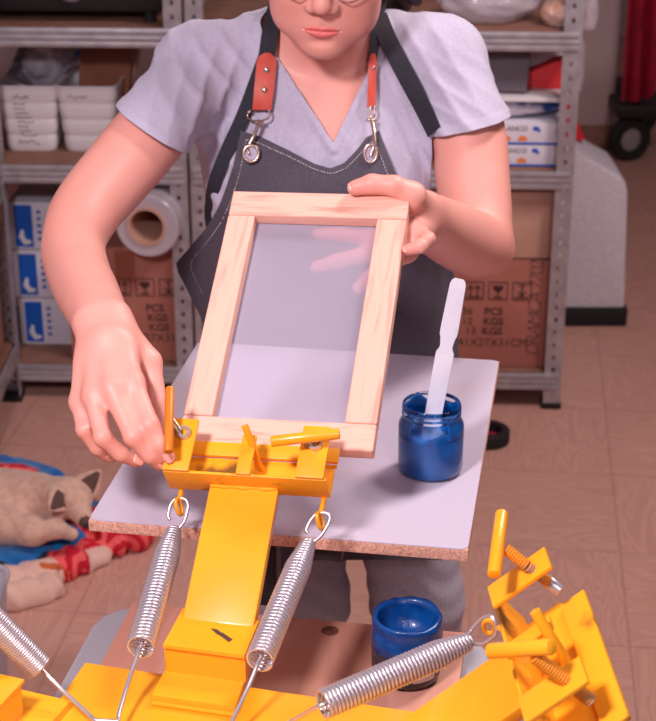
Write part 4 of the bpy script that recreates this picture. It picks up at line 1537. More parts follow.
# head axes
hf = unit([-0.075, -0.955, -0.285])
hu = np.array([0.03, -0.28, 0.96]); hu = unit(hu - hf * (hu @ hf))
hr = np.cross(hu, hf)
CHIN = P(321, 60, 2.055)
HC = CHIN - hf * 0.086 + hu * 0.114
HB = np.array([hr, hf, hu])


def H(r, f, u):
    return HC + hr * r + hf * f + hu * u


def torso_field(fd, g=0.0):
    fd.loft([(a, b, c, d + g, e + g) for a, b, c, d, e in SEC], k=0.02)
    for s in (-1, 1):
        fd.ell((XC + s * 0.072, 2.105, 1.105), (0.062 + g, 0.046 + g, 0.062 + g), k=0.04)
    nb = np.array([XC, 2.205, 1.262])
    for j, sgn in ((SHR, -1), (SHL, 1)):
        fd.cone(nb + np.array([sgn * .03, 0.0, 0.008]), j + np.array([-sgn * 0.008, 0.0, -0.002]), 0.050 + g, 0.050 + g, 0.03)
        fd.cone(np.array([XC + sgn * 0.10, 2.19, 1.16]), j, 0.055 + g, 0.050 + g, 0.03)


body = Field((-0.34, 1.34, 0.74), (0.34, 2.36, 1.55), 0.0025)
torso_field(body, -0.004)
# neck and head
body.cone(np.array([XC - 0.002, 2.205, 1.25]), H(0, -0.030, -0.055), 0.060, 0.056, 0.03)
body.ell(H(0, -0.012, 0.032), (0.077, 0.096, 0.090), HB, 0.02)
body.ell(H(0, 0.022, -0.025), (0.071, 0.070, 0.080), HB, 0.02)
body.ell(H(0, 0.026, -0.066), (0.061, 0.056, 0.050), HB, 0.025)
body.ell(H(0, 0.066, -0.101), (0.027, 0.021, 0.020), HB, 0.028)
for s in (-1, 1):
    body.ell(H(s * 0.040, 0.058, -0.030), (0.027, 0.026, 0.026), HB, 0.025)      # cheeks
    body.ell(H(s * 0.040, 0.048, -0.068), (0.022, 0.025, 0.024), HB, 0.025)
    body.ell(H(s * 0.030, 0.082, 0.026), (0.022, 0.010, 0.008), HB, 0.012)       # brow
    body.ell(H(s * 0.031, 0.100, 0.008), (0.017, 0.016, 0.012), HB, 0.012, sub=True)
    body.ell(H(s * 0.031, 0.074, 0.008), (0.0135, 0.0125, 0.0125), HB, 0.004)    # eye lids
    body.ell(H(s * 0.075, -0.012, -0.010), (0.011, 0.020, 0.032), HB, 0.008)     # ears
    body.ell(H(s * 0.081, -0.006, -0.006), (0.005, 0.010, 0.018), HB, 0.004, sub=True)
body.cone(H(0, 0.084, 0.016), H(0, 0.104, -0.026), 0.0075, 0.0115, 0.012)
body.ell(H(0, 0.102, -0.031), (0.0115, 0.0115, 0.0100), HB, 0.006)
for s in (-1, 1):
    body.ell(H(s * 0.0135, 0.094, -0.036), (0.0078, 0.0105, 0.0085), HB, 0.006)
    body.ell(H(s * 0.0075, 0.0985, -0.0445), (0.0038, 0.0055, 0.004), HB, 0.003, sub=True)
body.ell(H(0, 0.066, -0.066), (0.030, 0.022, 0.025), HB, 0.018)
body.cone(H(0, 0.090, -0.046), H(0, 0.089, -0.056), 0.003, 0.004, 0.006)
body.ell(H(0, 0.094, -0.0875), (0.016, 0.007, 0.004), HB, 0.008, sub=True)
# collar bones
for s, j in ((-1, SHR), (1, SHL)):
    body.cone(np.array([XC + s * 0.014, 2.135, 1.222]), j + np.array([-s * .03, -.035, .02]), 0.006, 0.007, 0.014)
# arms
lat = unit(np.cross(WRR - ELR, WRR - CAM))
body.limb([SHR, P(155, 128, 2.085), P(118, 172, 2.04), P(86, 211, 1.99), P(73, 243, 1.94), P(79, 274, 1.87), P(91, 300, 1.79), P(102, 324, 1.71)],
          [0.044, 0.0475, 0.0465, 0.0430, 0.0390, 0.0365, 0.0345, 0.0270], 0.02)
for s in (-1, 1):
    body.limb([P(86, 290, 1.82) + lat * s * .004, P(102, 322, 1.71) + lat * s * 0.0080], [0.026, 0.0245], 0.004, 2)
body.limb([SHL, P(466, 127, 2.165), P(473, 182, 2.145), P(477, 222, 2.125), P(476, 243, 2.10), P(456, 236, 2.04), P(438, 226, 1.985), WRL],
          [0.046, 0.0505, 0.0490, 0.0460, 0.0440, 0.0415, 0.0365, 0.0275], 0.02)
body.limb([ELL + UZ * -.005, P(492, 252, 2.12)], [0.034, 0.026], 0.02, 2)

# right hand, reaching for the clamp lever
FING = []
def finger(mcp, pip, dip, tip, r, nail=True, wrist=None, wr=0.016, ktip=0.003):
    if wrist is not None:
        body.cone(wrist, mcp, wr * 0.62, r * 1.22, 0.012)
    body.chain([mcp, pip, dip, tip], [r * 1.12, r * 1.03, r * 0.92, r * 0.78], 0.009)
    FING.append((mcp, pip, dip, tip, r, nail))
lw = lat * (1 if lat[0] > 0 else -1)
Wi, Wm, Wr_, Wp = [WRR + lw * o_ for o_ in (0.016, 0.006, -0.005, -0.015)]
finger(P(133, 383, 1.640), P(150, 425, 1.612), P(160, 444, 1.612), P(167, 456, 1.617), 0.0093, wrist=Wi, wr=0.019)
finger(P(112, 389, 1.632), P(133, 437, 1.608), P(150, 455, 1.617), P(160, 464, 1.626), 0.0093, wrist=Wm, wr=0.019)
finger(P(93, 396, 1.637), P(103, 438, 1.612), P(121, 454, 1.622), P(136, 461, 1.632), 0.0088, wrist=Wr_, wr=0.018)
finger(P(79, 402, 1.652), P(84, 430, 1.632), P(97, 448, 1.640), P(108, 457, 1.650), 0.0078, wrist=Wp, wr=0.017)
# palm filling and thumb
body.ell((P(108, 355, 1.676) + P(112, 362, 1.68)) / 2, (0.030, 0.016, 0.038), None, 0.015)
body.cone(P(122, 336, 1.700), P(149, 362, 1.690), 0.019, 0.0135, 0.014)
body.chain([P(149, 362, 1.690), P(157, 402, 1.676), P(160, 436, 1.662)], [0.0125, 0.0105, 0.0085], 0.006)

# left hand holding the upper right corner of the screen
Lf = F1
def FP(x, y, n):
    return F1.pix(x, y, n)
kb = -0.0275
finger(FP(408, 229, kb - .004), FP(367, 238, kb), FP(340, 234, kb), FP(318, 234, kb), 0.0092, False, wrist=WRL, wr=0.021)
finger(FP(407, 240, kb - .005), FP(366, 254, kb), FP(338, 261, kb), FP(316, 267, kb), 0.0092, False, wrist=WRL + UZ * -.006, wr=0.021)
finger(FP(408, 252, kb - .006), FP(384, 268, kb), FP(370, 277, kb), FP(358, 288, kb), 0.0088, False, wrist=WRL + UZ * -.012, wr=0.019)
body.chain([FP(420, 236, -0.028), FP(428.5, 239, -0.014), FP(421, 246, 0.000), FP(408, 250, -0.003)], [0.0088, 0.0082, 0.0080, 0.0068], 0.008)
body.cone(WRL + UZ * -.01, FP(420, 236, -0.028), 0.020, 0.010, 0.012)
FING.append((None, None, FP(421, 246, 0.0), FP(408, 250, -0.003), 0.0074, True))
body.cone(WRL, FP(412, 196, -0.008), 0.021, 0.015, 0.015)
body.chain([FP(412, 196, -0.008), FP(394, 186, 0.008), FP(372, 184, 0.0115), FP(355, 188, 0.0095)], [0.0145, 0.0120, 0.0112, 0.0092], 0.010)
FING.append((None, None, FP(372, 184, 0.0115), FP(355, 188, 0.0095), 0.0100, True))

V, F = body.mesh(2)
del body
_E = np.concatenate([F[:, [0, 1]], F[:, [1, 2]], F[:, [2, 3]], F[:, [3, 0]]])
wm = np.zeros(len(V))
for c_, r_ in ((P(98, 314, 1.73), 0.048), (P(104, 334, 1.69), 0.046), (P(92, 298, 1.79), 0.045), (WRL, 0.040), (P(436, 224, 1.98), 0.035)):
    wm = np.maximum(wm, np.clip(1.6 - 1.6 * np.linalg.norm(V - c_, axis=1) / r_, 0, 1))
sel = np.where(wm > 0)[0]
em = (wm[_E[:, 0]] > 0) & (wm[_E[:, 1]] > 0)
_E = _E[em]
for it in range(45):
    acc = np.zeros_like(V); cnt = np.zeros(len(V))
    for k in (0, 1):
        for ax in range(3):
            acc[:, ax] += np.bincount(_E[:, k], V[_E[:, 1 - k], ax], len(V))
        cnt += np.bincount(_E[:, k], minlength=len(V))
    step = 0.6
    mv = (acc / np.maximum(cnt, 1)[:, None] - V) * (wm * (cnt > 0))[:, None]
    V = V + step * mv
MOUTH = H(0.0, 0.088, -0.0695)
bm = bmesh.new()
_vs = [bm.verts.new(v) for v in V.tolist()]
for f in F.tolist():
    bm.faces.new([_vs[i] for i in f])
for rad_, cuts in ((0.042, 1), (0.036, 1)):     # finer surface around the mouth
    es = [e for e in bm.edges if (e.verts[0].co - Vector(MOUTH)).length < rad_ and (e.verts[1].co - Vector(MOUTH)).length < rad_]
    bmesh.ops.subdivide_edges(bm, edges=es, cuts=cuts, use_grid_fill=True)
bm.normal_update()
V, FB = bm_numpy(bm)
NB_ = np.array([v.normal[:] for v in bm.verts])
bm.free()
loc_ = (V - HC) @ HB.T                            # right, forward, up in the head
lr, lf, lu = loc_.T
front = (lf > 0.045) & (np.abs(lr) < 0.03)
LW = 0.0225
prof_ = np.clip(1 - (lr / LW) ** 2, 0, 1)
line_ = -0.0695 - 0.0012 * (1 - prof_) - 0.0006 * np.exp(-(lr / 0.004) ** 2)
upper_h = 0.0072 * prof_ ** 0.75 * (1 - 0.16 * np.exp(-(lr / 0.0035) ** 2))
lower_h = 0.0105 * prof_ ** 0.8
du = lu - line_
tu = np.where(du >= 0, du / np.maximum(upper_h, 1e-5), -du / np.maximum(lower_h, 1e-5))
inside = front & (np.abs(lr) < LW)
lip_amount = np.where(inside, np.clip((1.12 - tu) / 0.24, 0, 1), 0.0)
bulge = np.where(inside & (tu < 1.0), np.sin(np.clip(tu, 0, 1) * PI) ** 0.8 * np.where(du >= 0, 0.0016, 0.0026) * prof_ ** .5, 0)
groove = np.where(front & (np.abs(lr) < LW + .003), -0.0019 * np.exp(-(du / 0.0011) ** 2), 0)
V = V + NB_ * (bulge + groove)[:, None]
me = bpy.data.meshes.new('body')
me.from_pydata(V.tolist(), [], FB)
# natural colouring of lips, knuckles and fingertips
tint = np.ones((len(V), 4))
def seg_dist(p, a, b):
    d = b - a
    t = np.clip(((p - a) @ d) / (d @ d), 0, 1)
    return np.linalg.norm(p - a - t[:, None] * d, axis=1), t
lipm = lip_amount
tint[:, :3] *= 1 - lipm[:, None] * (1 - np.array([0.90, 0.46, 0.50]))
for (mcp, pip, dip, tip, r, nail) in FING:
    for q, st_ in ((pip, .8), (tip, .9), (mcp, .6)):
        if q is None:
            continue
        dk = np.linalg.norm(V - q, axis=1)
        k_ = np.clip(1 - dk / (r * 2.0), 0, 1) * st_
        tint[:, :3] *= 1 - k_[:, None] * (1 - np.array([0.96, 0.78, 0.76]))
for q in (ELR, ELL):
    k_ = 0.6 * np.clip(1 - np.linalg.norm(V - q, axis=1) / 0.08, 0, 1)
    tint[:, :3] *= 1 - k_[:, None] * (1 - np.array([0.97, 0.86, 0.84]))
for s in (-1, 1):
    k_ = np.clip(1 - np.linalg.norm(V - H(s * .045, .06, -.035), axis=1) / 0.04, 0, 1)
    tint[:, :3] *= 1 - k_[:, None] * (1 - np.array([0.98, 0.86, 0.84]))
ca_ = me.color_attributes.new('tint', 'FLOAT_COLOR', 'POINT')
ca_.data.foreach_set('color', tint.ravel())
body_o = link_mesh('body', me, M['skin'], person, 180)

m_nail = mat('fingernail', (238, 170, 156), 0.25)
for (mcp, pip, dip, tip, r, nail) in FING:
    if not nail:
        continue
    d = unit(tip - dip)
    nrm_ = unit(CAM + np.array([0, 0.3, 0.6]) - tip); nrm_ = unit(nrm_ - d * (nrm_ @ d))
    sd_ = np.cross(d, nrm_)
    c = tip + d * r * 0.15 + nrm_ * r * 0.60
    rows = []
    for i in range(7):
        t = i / 6
        w_ = r * 0.62 * (1 - 0.35 * abs(2 * t - 1) ** 3)
        rows.append([c + d * (t - .62) * r * 1.5 + sd_ * w_ * q + nrm_ * (r * .20 * (1 - q * q) - 0.0006 * t) for q in np.linspace(-1, 1, 7)])
    MB().slab(rows, 0.0007).build('fingernail', m_nail, body_o, 180)
# eyes, brows
for s in (-1, 1):
    bmq = MB(); bmq.lathe([(0.0, -.0118)] + [(0.0118 * math.sin(a), -0.0118 * math.cos(a)) for a in np.linspace(.15, PI - .15, 14)] + [(0.0, 0.0118)], H(s * 0.031, 0.0765, 0.008), hf, 20)
    ey = bmq.build('eye', mat('eye_white', (236, 230, 228), 0.15), body_o, 180)
    MB().lathe([(0.0, 0.0125), (0.0055, 0.0114), (0.0058, 0.0105), (0.0, 0.0100)][::-1], H(s * 0.031, 0.0765, 0.008), unit(hf - hu * .25), 20).build('iris', mat('brown_iris', (46, 28, 22), 0.15), ey, 180)
    MB().tube([H(s * (0.014 + .036 * t), 0.0905 - .016 * t * t, 0.028 + 0.010 * math.sin(t * 2.4)) for t in np.linspace(0, 1, 9)], [0.002, .003, .0032, .0032, .003, .0026, .0022, .0018, .001], 8, flat=.5).build('eyebrow', M['hair'], body_o, 180)

# hair, gathered behind the neck
hair = Field(HC - np.array([.16, .16, .26]), HC + np.array([.16, .17, .17]), 0.0035)
hair.ell(H(0, -0.020, 0.042), (0.087, 0.100, 0.094), HB, 0.01)
hair.ell(H(0, 0.098, -0.030), (0.075, 0.075, 0.098), HB, 0.02, sub=True)
hair.ell(H(0, 0.03, -0.075), (0.10, 0.075, 0.070), HB, 0.02, sub=True)
for k in range(5):
    a = (k - 2) * 0.012
    hair.chain([H(0.035 + a, -0.085, 0.02), H(0.055 + a, -0.085, -0.06), np.array([0.078 + a, 2.225, 1.355]), np.array([0.092 + a * 1.2, 2.25 - abs(a), 1.285 + .01 * k])], [0.022, 0.018, 0.013, 0.009], 0.006)
V2, F2_ = hair.mesh(2)
mesh_obj('hair', V2, F2_, M['hair'], person, 180)
# glasses
gl = MB()
for s in (-1, 1):
    pts = [H(s * 0.033 + 0.0235 * math.cos(a), 0.101 - 0.010 * abs(math.cos(a)) * (1 if math.cos(a) * s > 0 else .3), -0.003 + 0.0195 * math.sin(a) * (1 - .08 * math.sin(a))) for a in np.linspace(0, 2 * PI, 33)[:-1]]
    gl.tube(pts, 0.0009, 8, closed=True)
    gl.tube(smooth_path([H(s * 0.056, 0.092, 0.006), H(s * 0.074, 0.062, 0.008), H(s * 0.081, 0.0, 0.006), H(s * 0.078, -0.025, -0.008)], 5), 0.0012, 8)
gl.tube(smooth_path([H(-0.010, 0.100, 0.002), H(0, 0.103, 0.006), H(0.010, 0.100, 0.002)], 4), 0.0009, 8)
glo = gl.build('glasses', mat('thin_metal_rim', (150, 120, 112), 0.25, 0.9), person, 180)
for s in (-1, 1):
    rows = [[H(s * 0.033 + 0.0230 * math.cos(a) * q, 0.1005 - 0.008 * abs(math.cos(a)) * q * (1 if math.cos(a) * s > 0 else .3), -0.003 + 0.019 * math.sin(a) * q) for a in np.linspace(0, 2 * PI, 25)] for q in (0.02, .5, 1.0)]
    MB().grid(rows).build('lens', mat('lens_glass', (240, 244, 250), 0.02, alpha=0.12), glo, 180)

# ---- shirt
shirt = Field((-0.34, 1.9, 0.76), (0.34, 2.36, 1.36), 0.0032)
torso_field(shirt, 0.0075)
hemR = P(154, 128, 2.085); hemL = P(466, 126, 2.165)
dR = unit(hemR - SHR); dL = unit(hemL - SHL)
shirt.limb([SHR, hemR, hemR + (ELR - hemR) * .25], [0.0545, 0.0535, 0.0535], 0.025, 4)
shirt.limb([SHL, hemL, hemL + dL * 0.06], [0.0555, 0.0585, 0.060], 0.025, 4)
V, F = shirt.mesh(3)
del shirt
N = vnormals(V, F)
x, y, z = V.T
def fold(p, d, f, ph, wob):
    s_ = p @ unit(d)
    return np.sin(s_ * f + ph + 1.6 * np.sin(p @ np.array(wob) + ph * 2))
near = lambda c, r: np.exp(-((V - c) ** 2).sum(1) / r ** 2)
amp = np.zeros(len(V))
armpR = P(186, 150, 2.14); armpL = P(428, 140, 2.16)
def crease(p, d, f, ph, wob):
    q_ = fold(p, d, f, ph, wob)
    return np.where(q_ > 0, q_ ** 1.6, -0.35 * np.abs(q_))
amp += 0.0036 * crease(V, (0.75, 0.0, 0.60), 235, 0.3, (7, 5, 9)) * near(SHR + dR * .05 + np.array([.03, 0, -.02]), 0.11)
amp += 0.0034 * crease(V, (0.92, 0.1, -0.35), 215, 1.1, (7, 5, 8)) * near(P(228, 120, 2.12), 0.11)
amp += 0.0036 * crease(V, (0.85, 0.1, 0.52), 210, 2.1, (7, 5, 9)) * near(P(430, 90, 2.14), 0.10)
amp += 0.0032 * crease(V, (0.55, 0.2, 0.80), 230, 0.1, (9, 5, 6)) * near(SHL + dL * 0.09, 0.08)
amp += 0.0034 * crease(V, (0.97, 0.1, 0.15), 190, .7, (6, 5, 8)) * near(np.array([-.15, 2.1, 1.08]), 0.13)
amp += 0.0022 * crease(V, (0.97, 0.0, -0.25), 170, 1.9, (6, 5, 7)) * near(np.array([.02, 2.08, 1.13]), 0.10)
amp += 0.0010 * fold(V, (0.8, 0.1, -0.6), 70, 2.7, (9, 5, 11))
amp = np.maximum(amp, -0.0028)
V = V + N * amp[:, None]
shirt_bvh = BVHTree.FromPolygons(V.tolist(), F.tolist())


def neck_c(p):
    X, Y, Z = p.T
    s_ = np.clip((Y - 2.13) / 0.11, 0, 1); s_ = s_ * s_ * (3 - 2 * s_)
    hv = 1.166 + s_ * 0.095
    x0 = 0.0066 - 0.09 * (Z - 1.169)
    return np.maximum(np.abs(X - x0) - (Z - hv) * 0.64, hv - Z)


def hem_plane(x0, y0, x1, y1, z, away):
    a, b = P(x0, y0, z), P(x1, y1, z)
    n_ = unit(np.cross(b - a, (a + b) / 2 - CAM))
    n_ = n_ if n_ @ away > 0 else -n_
    return (a + b) / 2, n_


def arm_c(hc, d, a, inner, sgn):
    def f(p):
        q = p - a
        return np.maximum(-((p - hc) @ d), sgn * (p[:, 0] - inner))
    return f


hcR, hnR = hem_plane(122, 107, 185, 149, 2.085, dR); hcL, hnL = hem_plane(430, 134, 503, 117, 2.165, dL)
hnR = unit(hnR + 0.12 * unit(hcR - CAM)); hnL = unit(hnL + 0.12 * unit(hcL - CAM))
fR = arm_c(hcR, hnR, SHR, -0.178, 1); fL = arm_c(hcL, hnL, SHL, 0.137, -1)
bm = clip_mesh(V, F, [neck_c, fR, fL, lambda p: p[:, 2] - 0.80])
V, FL_ = bm_numpy(bm)
bm.normal_update()
NN = np.array([v.normal[:] for v in bm.verts])
c_n = neck_c(V); c_r = fR(V); c_l = fL(V)
band = lambda c, w: np.clip((w - c) / 0.0018, 0, 1)
V = V + NN * (0.0026 * band(c_n, 0.0125) - 0.0012 * np.exp(-((c_n - 0.0138) / 0.0022) ** 2) + 0.0010 * band(c_r, 0.012) + 0.0010 * band(c_l, 0.012))[:, None]
bm.free()
me = bpy.data.meshes.new('t_shirt')
me.from_pydata(V.tolist(), [], FL_)
sh_o = link_mesh('t_shirt', me, M['shirt'], person, 180)
so = sh_o.modifiers.new('thickness', 'SOLIDIFY'); so.thickness = 0.0016; so.offset = -1

# ---- jeans and shoes
je = Field((-0.26, 1.9, 0.04), (0.29, 2.36, 0.98), 0.004)
je.loft([(0.0, 2.165, 0.78, 0.170, 0.122), (0.0, 2.165, 0.86, 0.172, 0.124), (0.0, 2.162, 0.95, 0.162, 0.116)], 0.02)
KL, KR = P(303, 600, 2.44), P(417, 600, 2.44)
AL, AR = np.array([-0.065, 2.185, 0.075]), np.array([0.165, 2.185, 0.075])
for hp_, k_, a_ in ((np.array([-0.08, 2.165, 0.82]), KL, AL), (np.array([0.085, 2.165, 0.82]), KR, AR)):
    je.cone(hp_, hp_ + (k_ - hp_) * .5, 0.092, 0.079, 0.03)
    je.cone(hp_ + (k_ - hp_) * .5, k_, 0.079, 0.068, 0.02)
    je.cone(k_, a_, 0.067, 0.052, 0.02)
Vj, Fj = je.mesh(2)
Nj = vnormals(Vj, Fj)
cr = np.zeros(len(Vj))
for k_ in (KL, KR):
    cr += np.exp(-((Vj - k_) ** 2).sum(1) / 0.10 ** 2) * np.sin(Vj @ np.array([35, 10, 150.0]) + 2.5 * np.sin(Vj[:, 0] * 45))
Vj = Vj + Nj * (0.0015 * cr)[:, None]
mesh_obj('jeans', Vj, Fj, M['denim'], person, 180)
for a_ in (AL, AR):
    sf = Field(a_ - np.array([.07, .22, .08]), a_ + np.array([.07, .09, .08]), 0.004)
    sf.cone(a_ + np.array([0, 0.02, -0.02]), a_ + np.array([0, -0.02, -0.03]), 0.040, 0.038, .01)
    sf.cone(a_ + np.array([0, 0.01, -0.038]), a_ + np.array([0, -0.15, -0.045]), 0.036, 0.030, 0.02)
    sf.cone(a_, a_ + UZ * .03, 0.045, 0.045, .01)
    Vs, Fs = sf.mesh(2)
    Vs[:, 2] = np.maximum(Vs[:, 2], 0.002)
    mesh_obj('shoe', Vs, Fs, M['shoe'], person, 180)

# ---- apron
rowsY = [(132, 241, 379), (150, 237, 386), (175, 231, 396), (200, 222, 408), (222, 211, 420), (240, 197, 432), (254, 184, 443), (263, 176, 449), (272, 178, 453),
         (285, 185, 455), (300, 193, 456), (320, 203, 457), (350, 202, 458), (400, 203, 458), (460, 212, 457), (510, 225, 452), (545, 240, 446), (556, 246, 442)]
ry = np.array(rowsY, float)


def top_edge(u):
    px_ = 241 + 138 * u
    return np.interp(px_, [241, 262, 290, 312, 325, 338, 352, 364, 379], [131, 137, 151, 164, 168.5, 163, 150, 138, 131])


def apron_pt(u, t, out=0.0):
    """u across, t down from the top edge to the hem (0..1)"""
    te = top_edge(u)
    hem = 560 + 32 * (1 - min(1, max(0, (u - 0.22) / 0.12)))
    yy = te + (hem - te) * t
    yb = 132 + (556 - 132) * t
    yq = yy if t < 0.35 else yy
    xl = np.interp(yq, ry[:, 0], ry[:, 1]); xr = np.interp(yq, ry[:, 0], ry[:, 2])
    xx = xl + (xr - xl) * u
    Y = 2.06
    for _ in range(4):
        p = on_y(xx, yy, Y)
        h = p[2]
        if h > 0.84:
            Y = torso_front(p[0], h, 0.02, 0.016)
        else:
            Y = torso_front(p[0], 0.84, 0.02, 0.016) - 0.10 * min(1, (0.84 - h) / 0.26) + 0.004 * math.sin(p[0] * 60)
        Y -= out
    p = on_y(xx, yy, Y)
    d = unit(ray((xx, yy)))
    hit = shirt_bvh.ray_cast(Vector(CAM), Vector(d))
    if hit[0] is not None:
        hp_ = np.array(hit[0]) - d * (0.0055 + out)
        if (hp_ - CAM) @ d < (p - CAM) @ d and h > 0.84:
            p = hp_
    return p


us = np.linspace(0, 1, 61)
ts = np.concatenate([np.linspace(0, 0.35, 50), np.linspace(0.35, 1, 40)[1:]])
G = np.array([[apron_pt(u, t) for u in us] for t in ts])
for _ in range(3):                      # let the canvas lie smooth
    Gs = G.copy()
    Gs[1:-1, 1:-1] = (G[1:-1, 1:-1] * 2 + G[:-2, 1:-1] + G[2:, 1:-1] + G[1:-1, :-2] + G[1:-1, 2:]) / 6
    G = Gs
ap = MB().slab(G, 0.0024).build('apron', M['apron'], person, 60)


def grid_pt(iu, it, out=0.0022):
    p = G[it, iu]
    return p - unit(p - CAM) * out


def stitches(pts, name):
    mb = MB()
    acc = 0
    pts = smooth_path(pts, 4)
    L_ = 0.0
    seg_ = []
    for a, b in zip(pts[:-1], pts[1:]):
        n_ = max(1, int(np.linalg.norm(b - a) / 0.001))
        for i in range(n_):
            q = a + (b - a) * i / n_
            ph = (L_ % 0.0042)
            if ph < 0.0030:
                seg_.append(q)
            elif len(seg_) > 1:
                mb.tube([seg_[0], seg_[-1]], 0.00055, 5); seg_ = []
            else:
                seg_ = []
            L_ += np.linalg.norm(b - a) / n_
    return mb.build(name, M['stitch'], ap, 0)


stitches([grid_pt(i, 2) for i in range(3, 59)], 'top_stitching')
stitches([grid_pt(3, j) for j in range(2, 50)], 'side_stitching')
stitches([grid_pt(57, j) for j in range(2, 30)], 'side_stitching')
stitches([grid_pt(i, len(ts) - 3) for i in range(2, 59)], 'hem_stitching')


def surf(x, y, out=0.003):
    d = unit(ray((x, y)))
    hit = shirt_bvh.ray_cast(Vector(CAM), Vector(d))
    if hit[0] is None:
        return None, None
    return np.array(hit[0]) - d * out, np.array(hit[1])


def strap(name, path, width, material, parent, th=0.0018, out=0.004, taper=None):
    pp = smooth_path([np.array(q, float) for q in path], 6)
    pts, nrs = [], []
    for q in pp:
        p, n_ = surf(q[0], q[1], out(len(pts) / (len(pp) - 1)) if callable(out) else out)
        if p is None:
            p = P(q[0], q[1], 2.17); n_ = -unit(ray(q))
        if n_ @ ray(q) > 0:
            n_ = -n_
        pts.append(p); nrs.append(n_)
    pts = np.array(pts); nrs = np.array(nrs)
    for _ in range(12):
        pts[1:-1] = (pts[:-2] + 2 * pts[1:-1] + pts[2:]) / 4
        nrs[1:-1] = (nrs[:-2] + 2 * nrs[1:-1] + nrs[2:]) / 4
    rows = []
    for i in range(len(pts)):
        d = unit(pts[min(i + 1, len(pts) - 1)] - pts[max(i - 1, 0)])
        n_ = unit(nrs[i] * 0.5 - ray(pp[i]) * 0.5)
        s_ = unit(np.cross(d, n_))
        w_ = width / 2 * (taper(i / (len(pts) - 1)) if taper else 1.0)
        rows.append([pts[i] + s_ * w_ * q - n_ * 0.0006 * abs(q) for q in (-1, -.5, 0, .5, 1)])
    return MB().slab(rows, th).build(name, material, parent, 50)


strap('neck_strap', [(279, -6), (273.5, 16), (269, 38), (266, 62)], 0.0215, M['webbing'], ap, out=0.007)
strap('neck_strap', [(384, -4), (378.5, 18), (375, 40), (372, 62)], 0.0125, M['webbing'], ap, out=0.008)
strap('cross_strap', [(268, 50), (256, 82), (243, 118), (229, 146), (216, 178), (209.5, 203), (210, 222), (217, 240)], 0.0190, M['webbing'], ap, out=lambda t: 0.009 - 0.008 * max(0, t - .72) / .28)
strap('cross_strap', [(378, 14), (388, 40), (402, 68), (418, 98), (434, 132)], 0.0240, M['webbing'], ap, out=0.010)
rnd = lambda t: math.sqrt(max(0.05, 1 - (1 - min(1, t / 0.16)) ** 2))
tabL = strap('leather_tab', [(267.5, 53), (265.5, 75), (263.5, 95), (262, 110)], 0.0262, M['leather'], ap, 0.003, 0.013, rnd)
tabR = strap('leather_tab', [(373, 54), (372, 75), (371.5, 95), (371, 107)], 0.0105, M['leather'], ap, 0.005, 0.013, rnd)
for x_, y_ in ((266.5, 70), (264.5, 90)):
    p, n_ = surf(x_, y_, 0.0155)
    n_ = -unit(ray((x_, y_)))
    MB().lathe([(0.0, 0.0022), (0.0022, 0.0019), (0.0040, 0.0008), (0.0043, -0.001), (0, -0.001)][::-1], p, n_, 20).build('rivet', M['rivet'], tabL)
p, n_ = surf(373, 68, 0.0165)
MB().lathe([(0.0, 0.0016), (0.0016, 0.0013), (0.0026, 0.0004), (0.0028, -0.001), (0, -0.001)][::-1], p, -unit(ray((373, 68))), 16).build('rivet', M['rivet'], tabR)


def near_pt(x, y, out):
    d = unit(ray((x, y)))
    hit = shirt_bvh.ray_cast(Vector(CAM), Vector(d))
    return np.array(hit[0]) - d * out


def clasp(pts_loop, pts_hook, eye, er):
    root = MB().tube([near_pt(x_, y_, 0.017) for x_, y_ in smooth_path([np.array(q, float) for q in pts_loop], 4)], 0.0013, 8).build('clasp_ring', M['rivet'], ap, 180)
    hk = smooth_path([np.array(q, float) for q in pts_hook], 5)
    n_ = len(hk)
    MB().tube([near_pt(q[0], q[1], 0.020) for q in hk], [0.0030 - 0.0014 * i / (n_ - 1) for i in range(n_)], 10).build('snap_hook', M['rivet'], root, 180)
    MB().tube([near_pt(hk[0][0] - 4 + 8 * k / 4, hk[0][1] + 1, 0.020) for k in range(5)], 0.0024, 8).build('swivel', M['rivet'], root, 180)
    c = near_pt(eye[0], eye[1], 0.0165)
    d = unit(c - CAM)
    u_ = unit(np.cross(UZ, d)); v_ = np.cross(d, u_)
    MB().tube([c + u_ * er[0] * math.cos(a) + v_ * er[1] * math.sin(a) for a in np.linspace(0, 2 * PI, 33)[:-1]], 0.0021, 8, closed=True).build('eyelet', M['rivet'], ap, 180)
    rows = [[c + d * 0.0015 + u_ * er[0] * q * math.cos(a) + v_ * er[1] * q * math.sin(a) for a in np.linspace(0, 2 * PI, 25)] for q in (0.02, 0.95)]
    MB().grid(rows).build('eyelet_opening', M['shirt'], ap, 0)


clasp([(251, 110), (247.5, 114), (249, 119), (257, 121), (267, 119), (270, 114), (268, 109)], [(259, 121), (256, 131), (251, 141), (247.5, 148), (249, 154)], (251, 153.5), (0.0098, 0.0105))
clasp([(371, 106), (370, 112), (371, 117), (373, 117), (375, 112), (374, 106)], [(371.5, 119), (374, 131), (374.5, 143), (372, 151), (370.5, 156)], (370.5, 153.5), (0.0082, 0.0115))

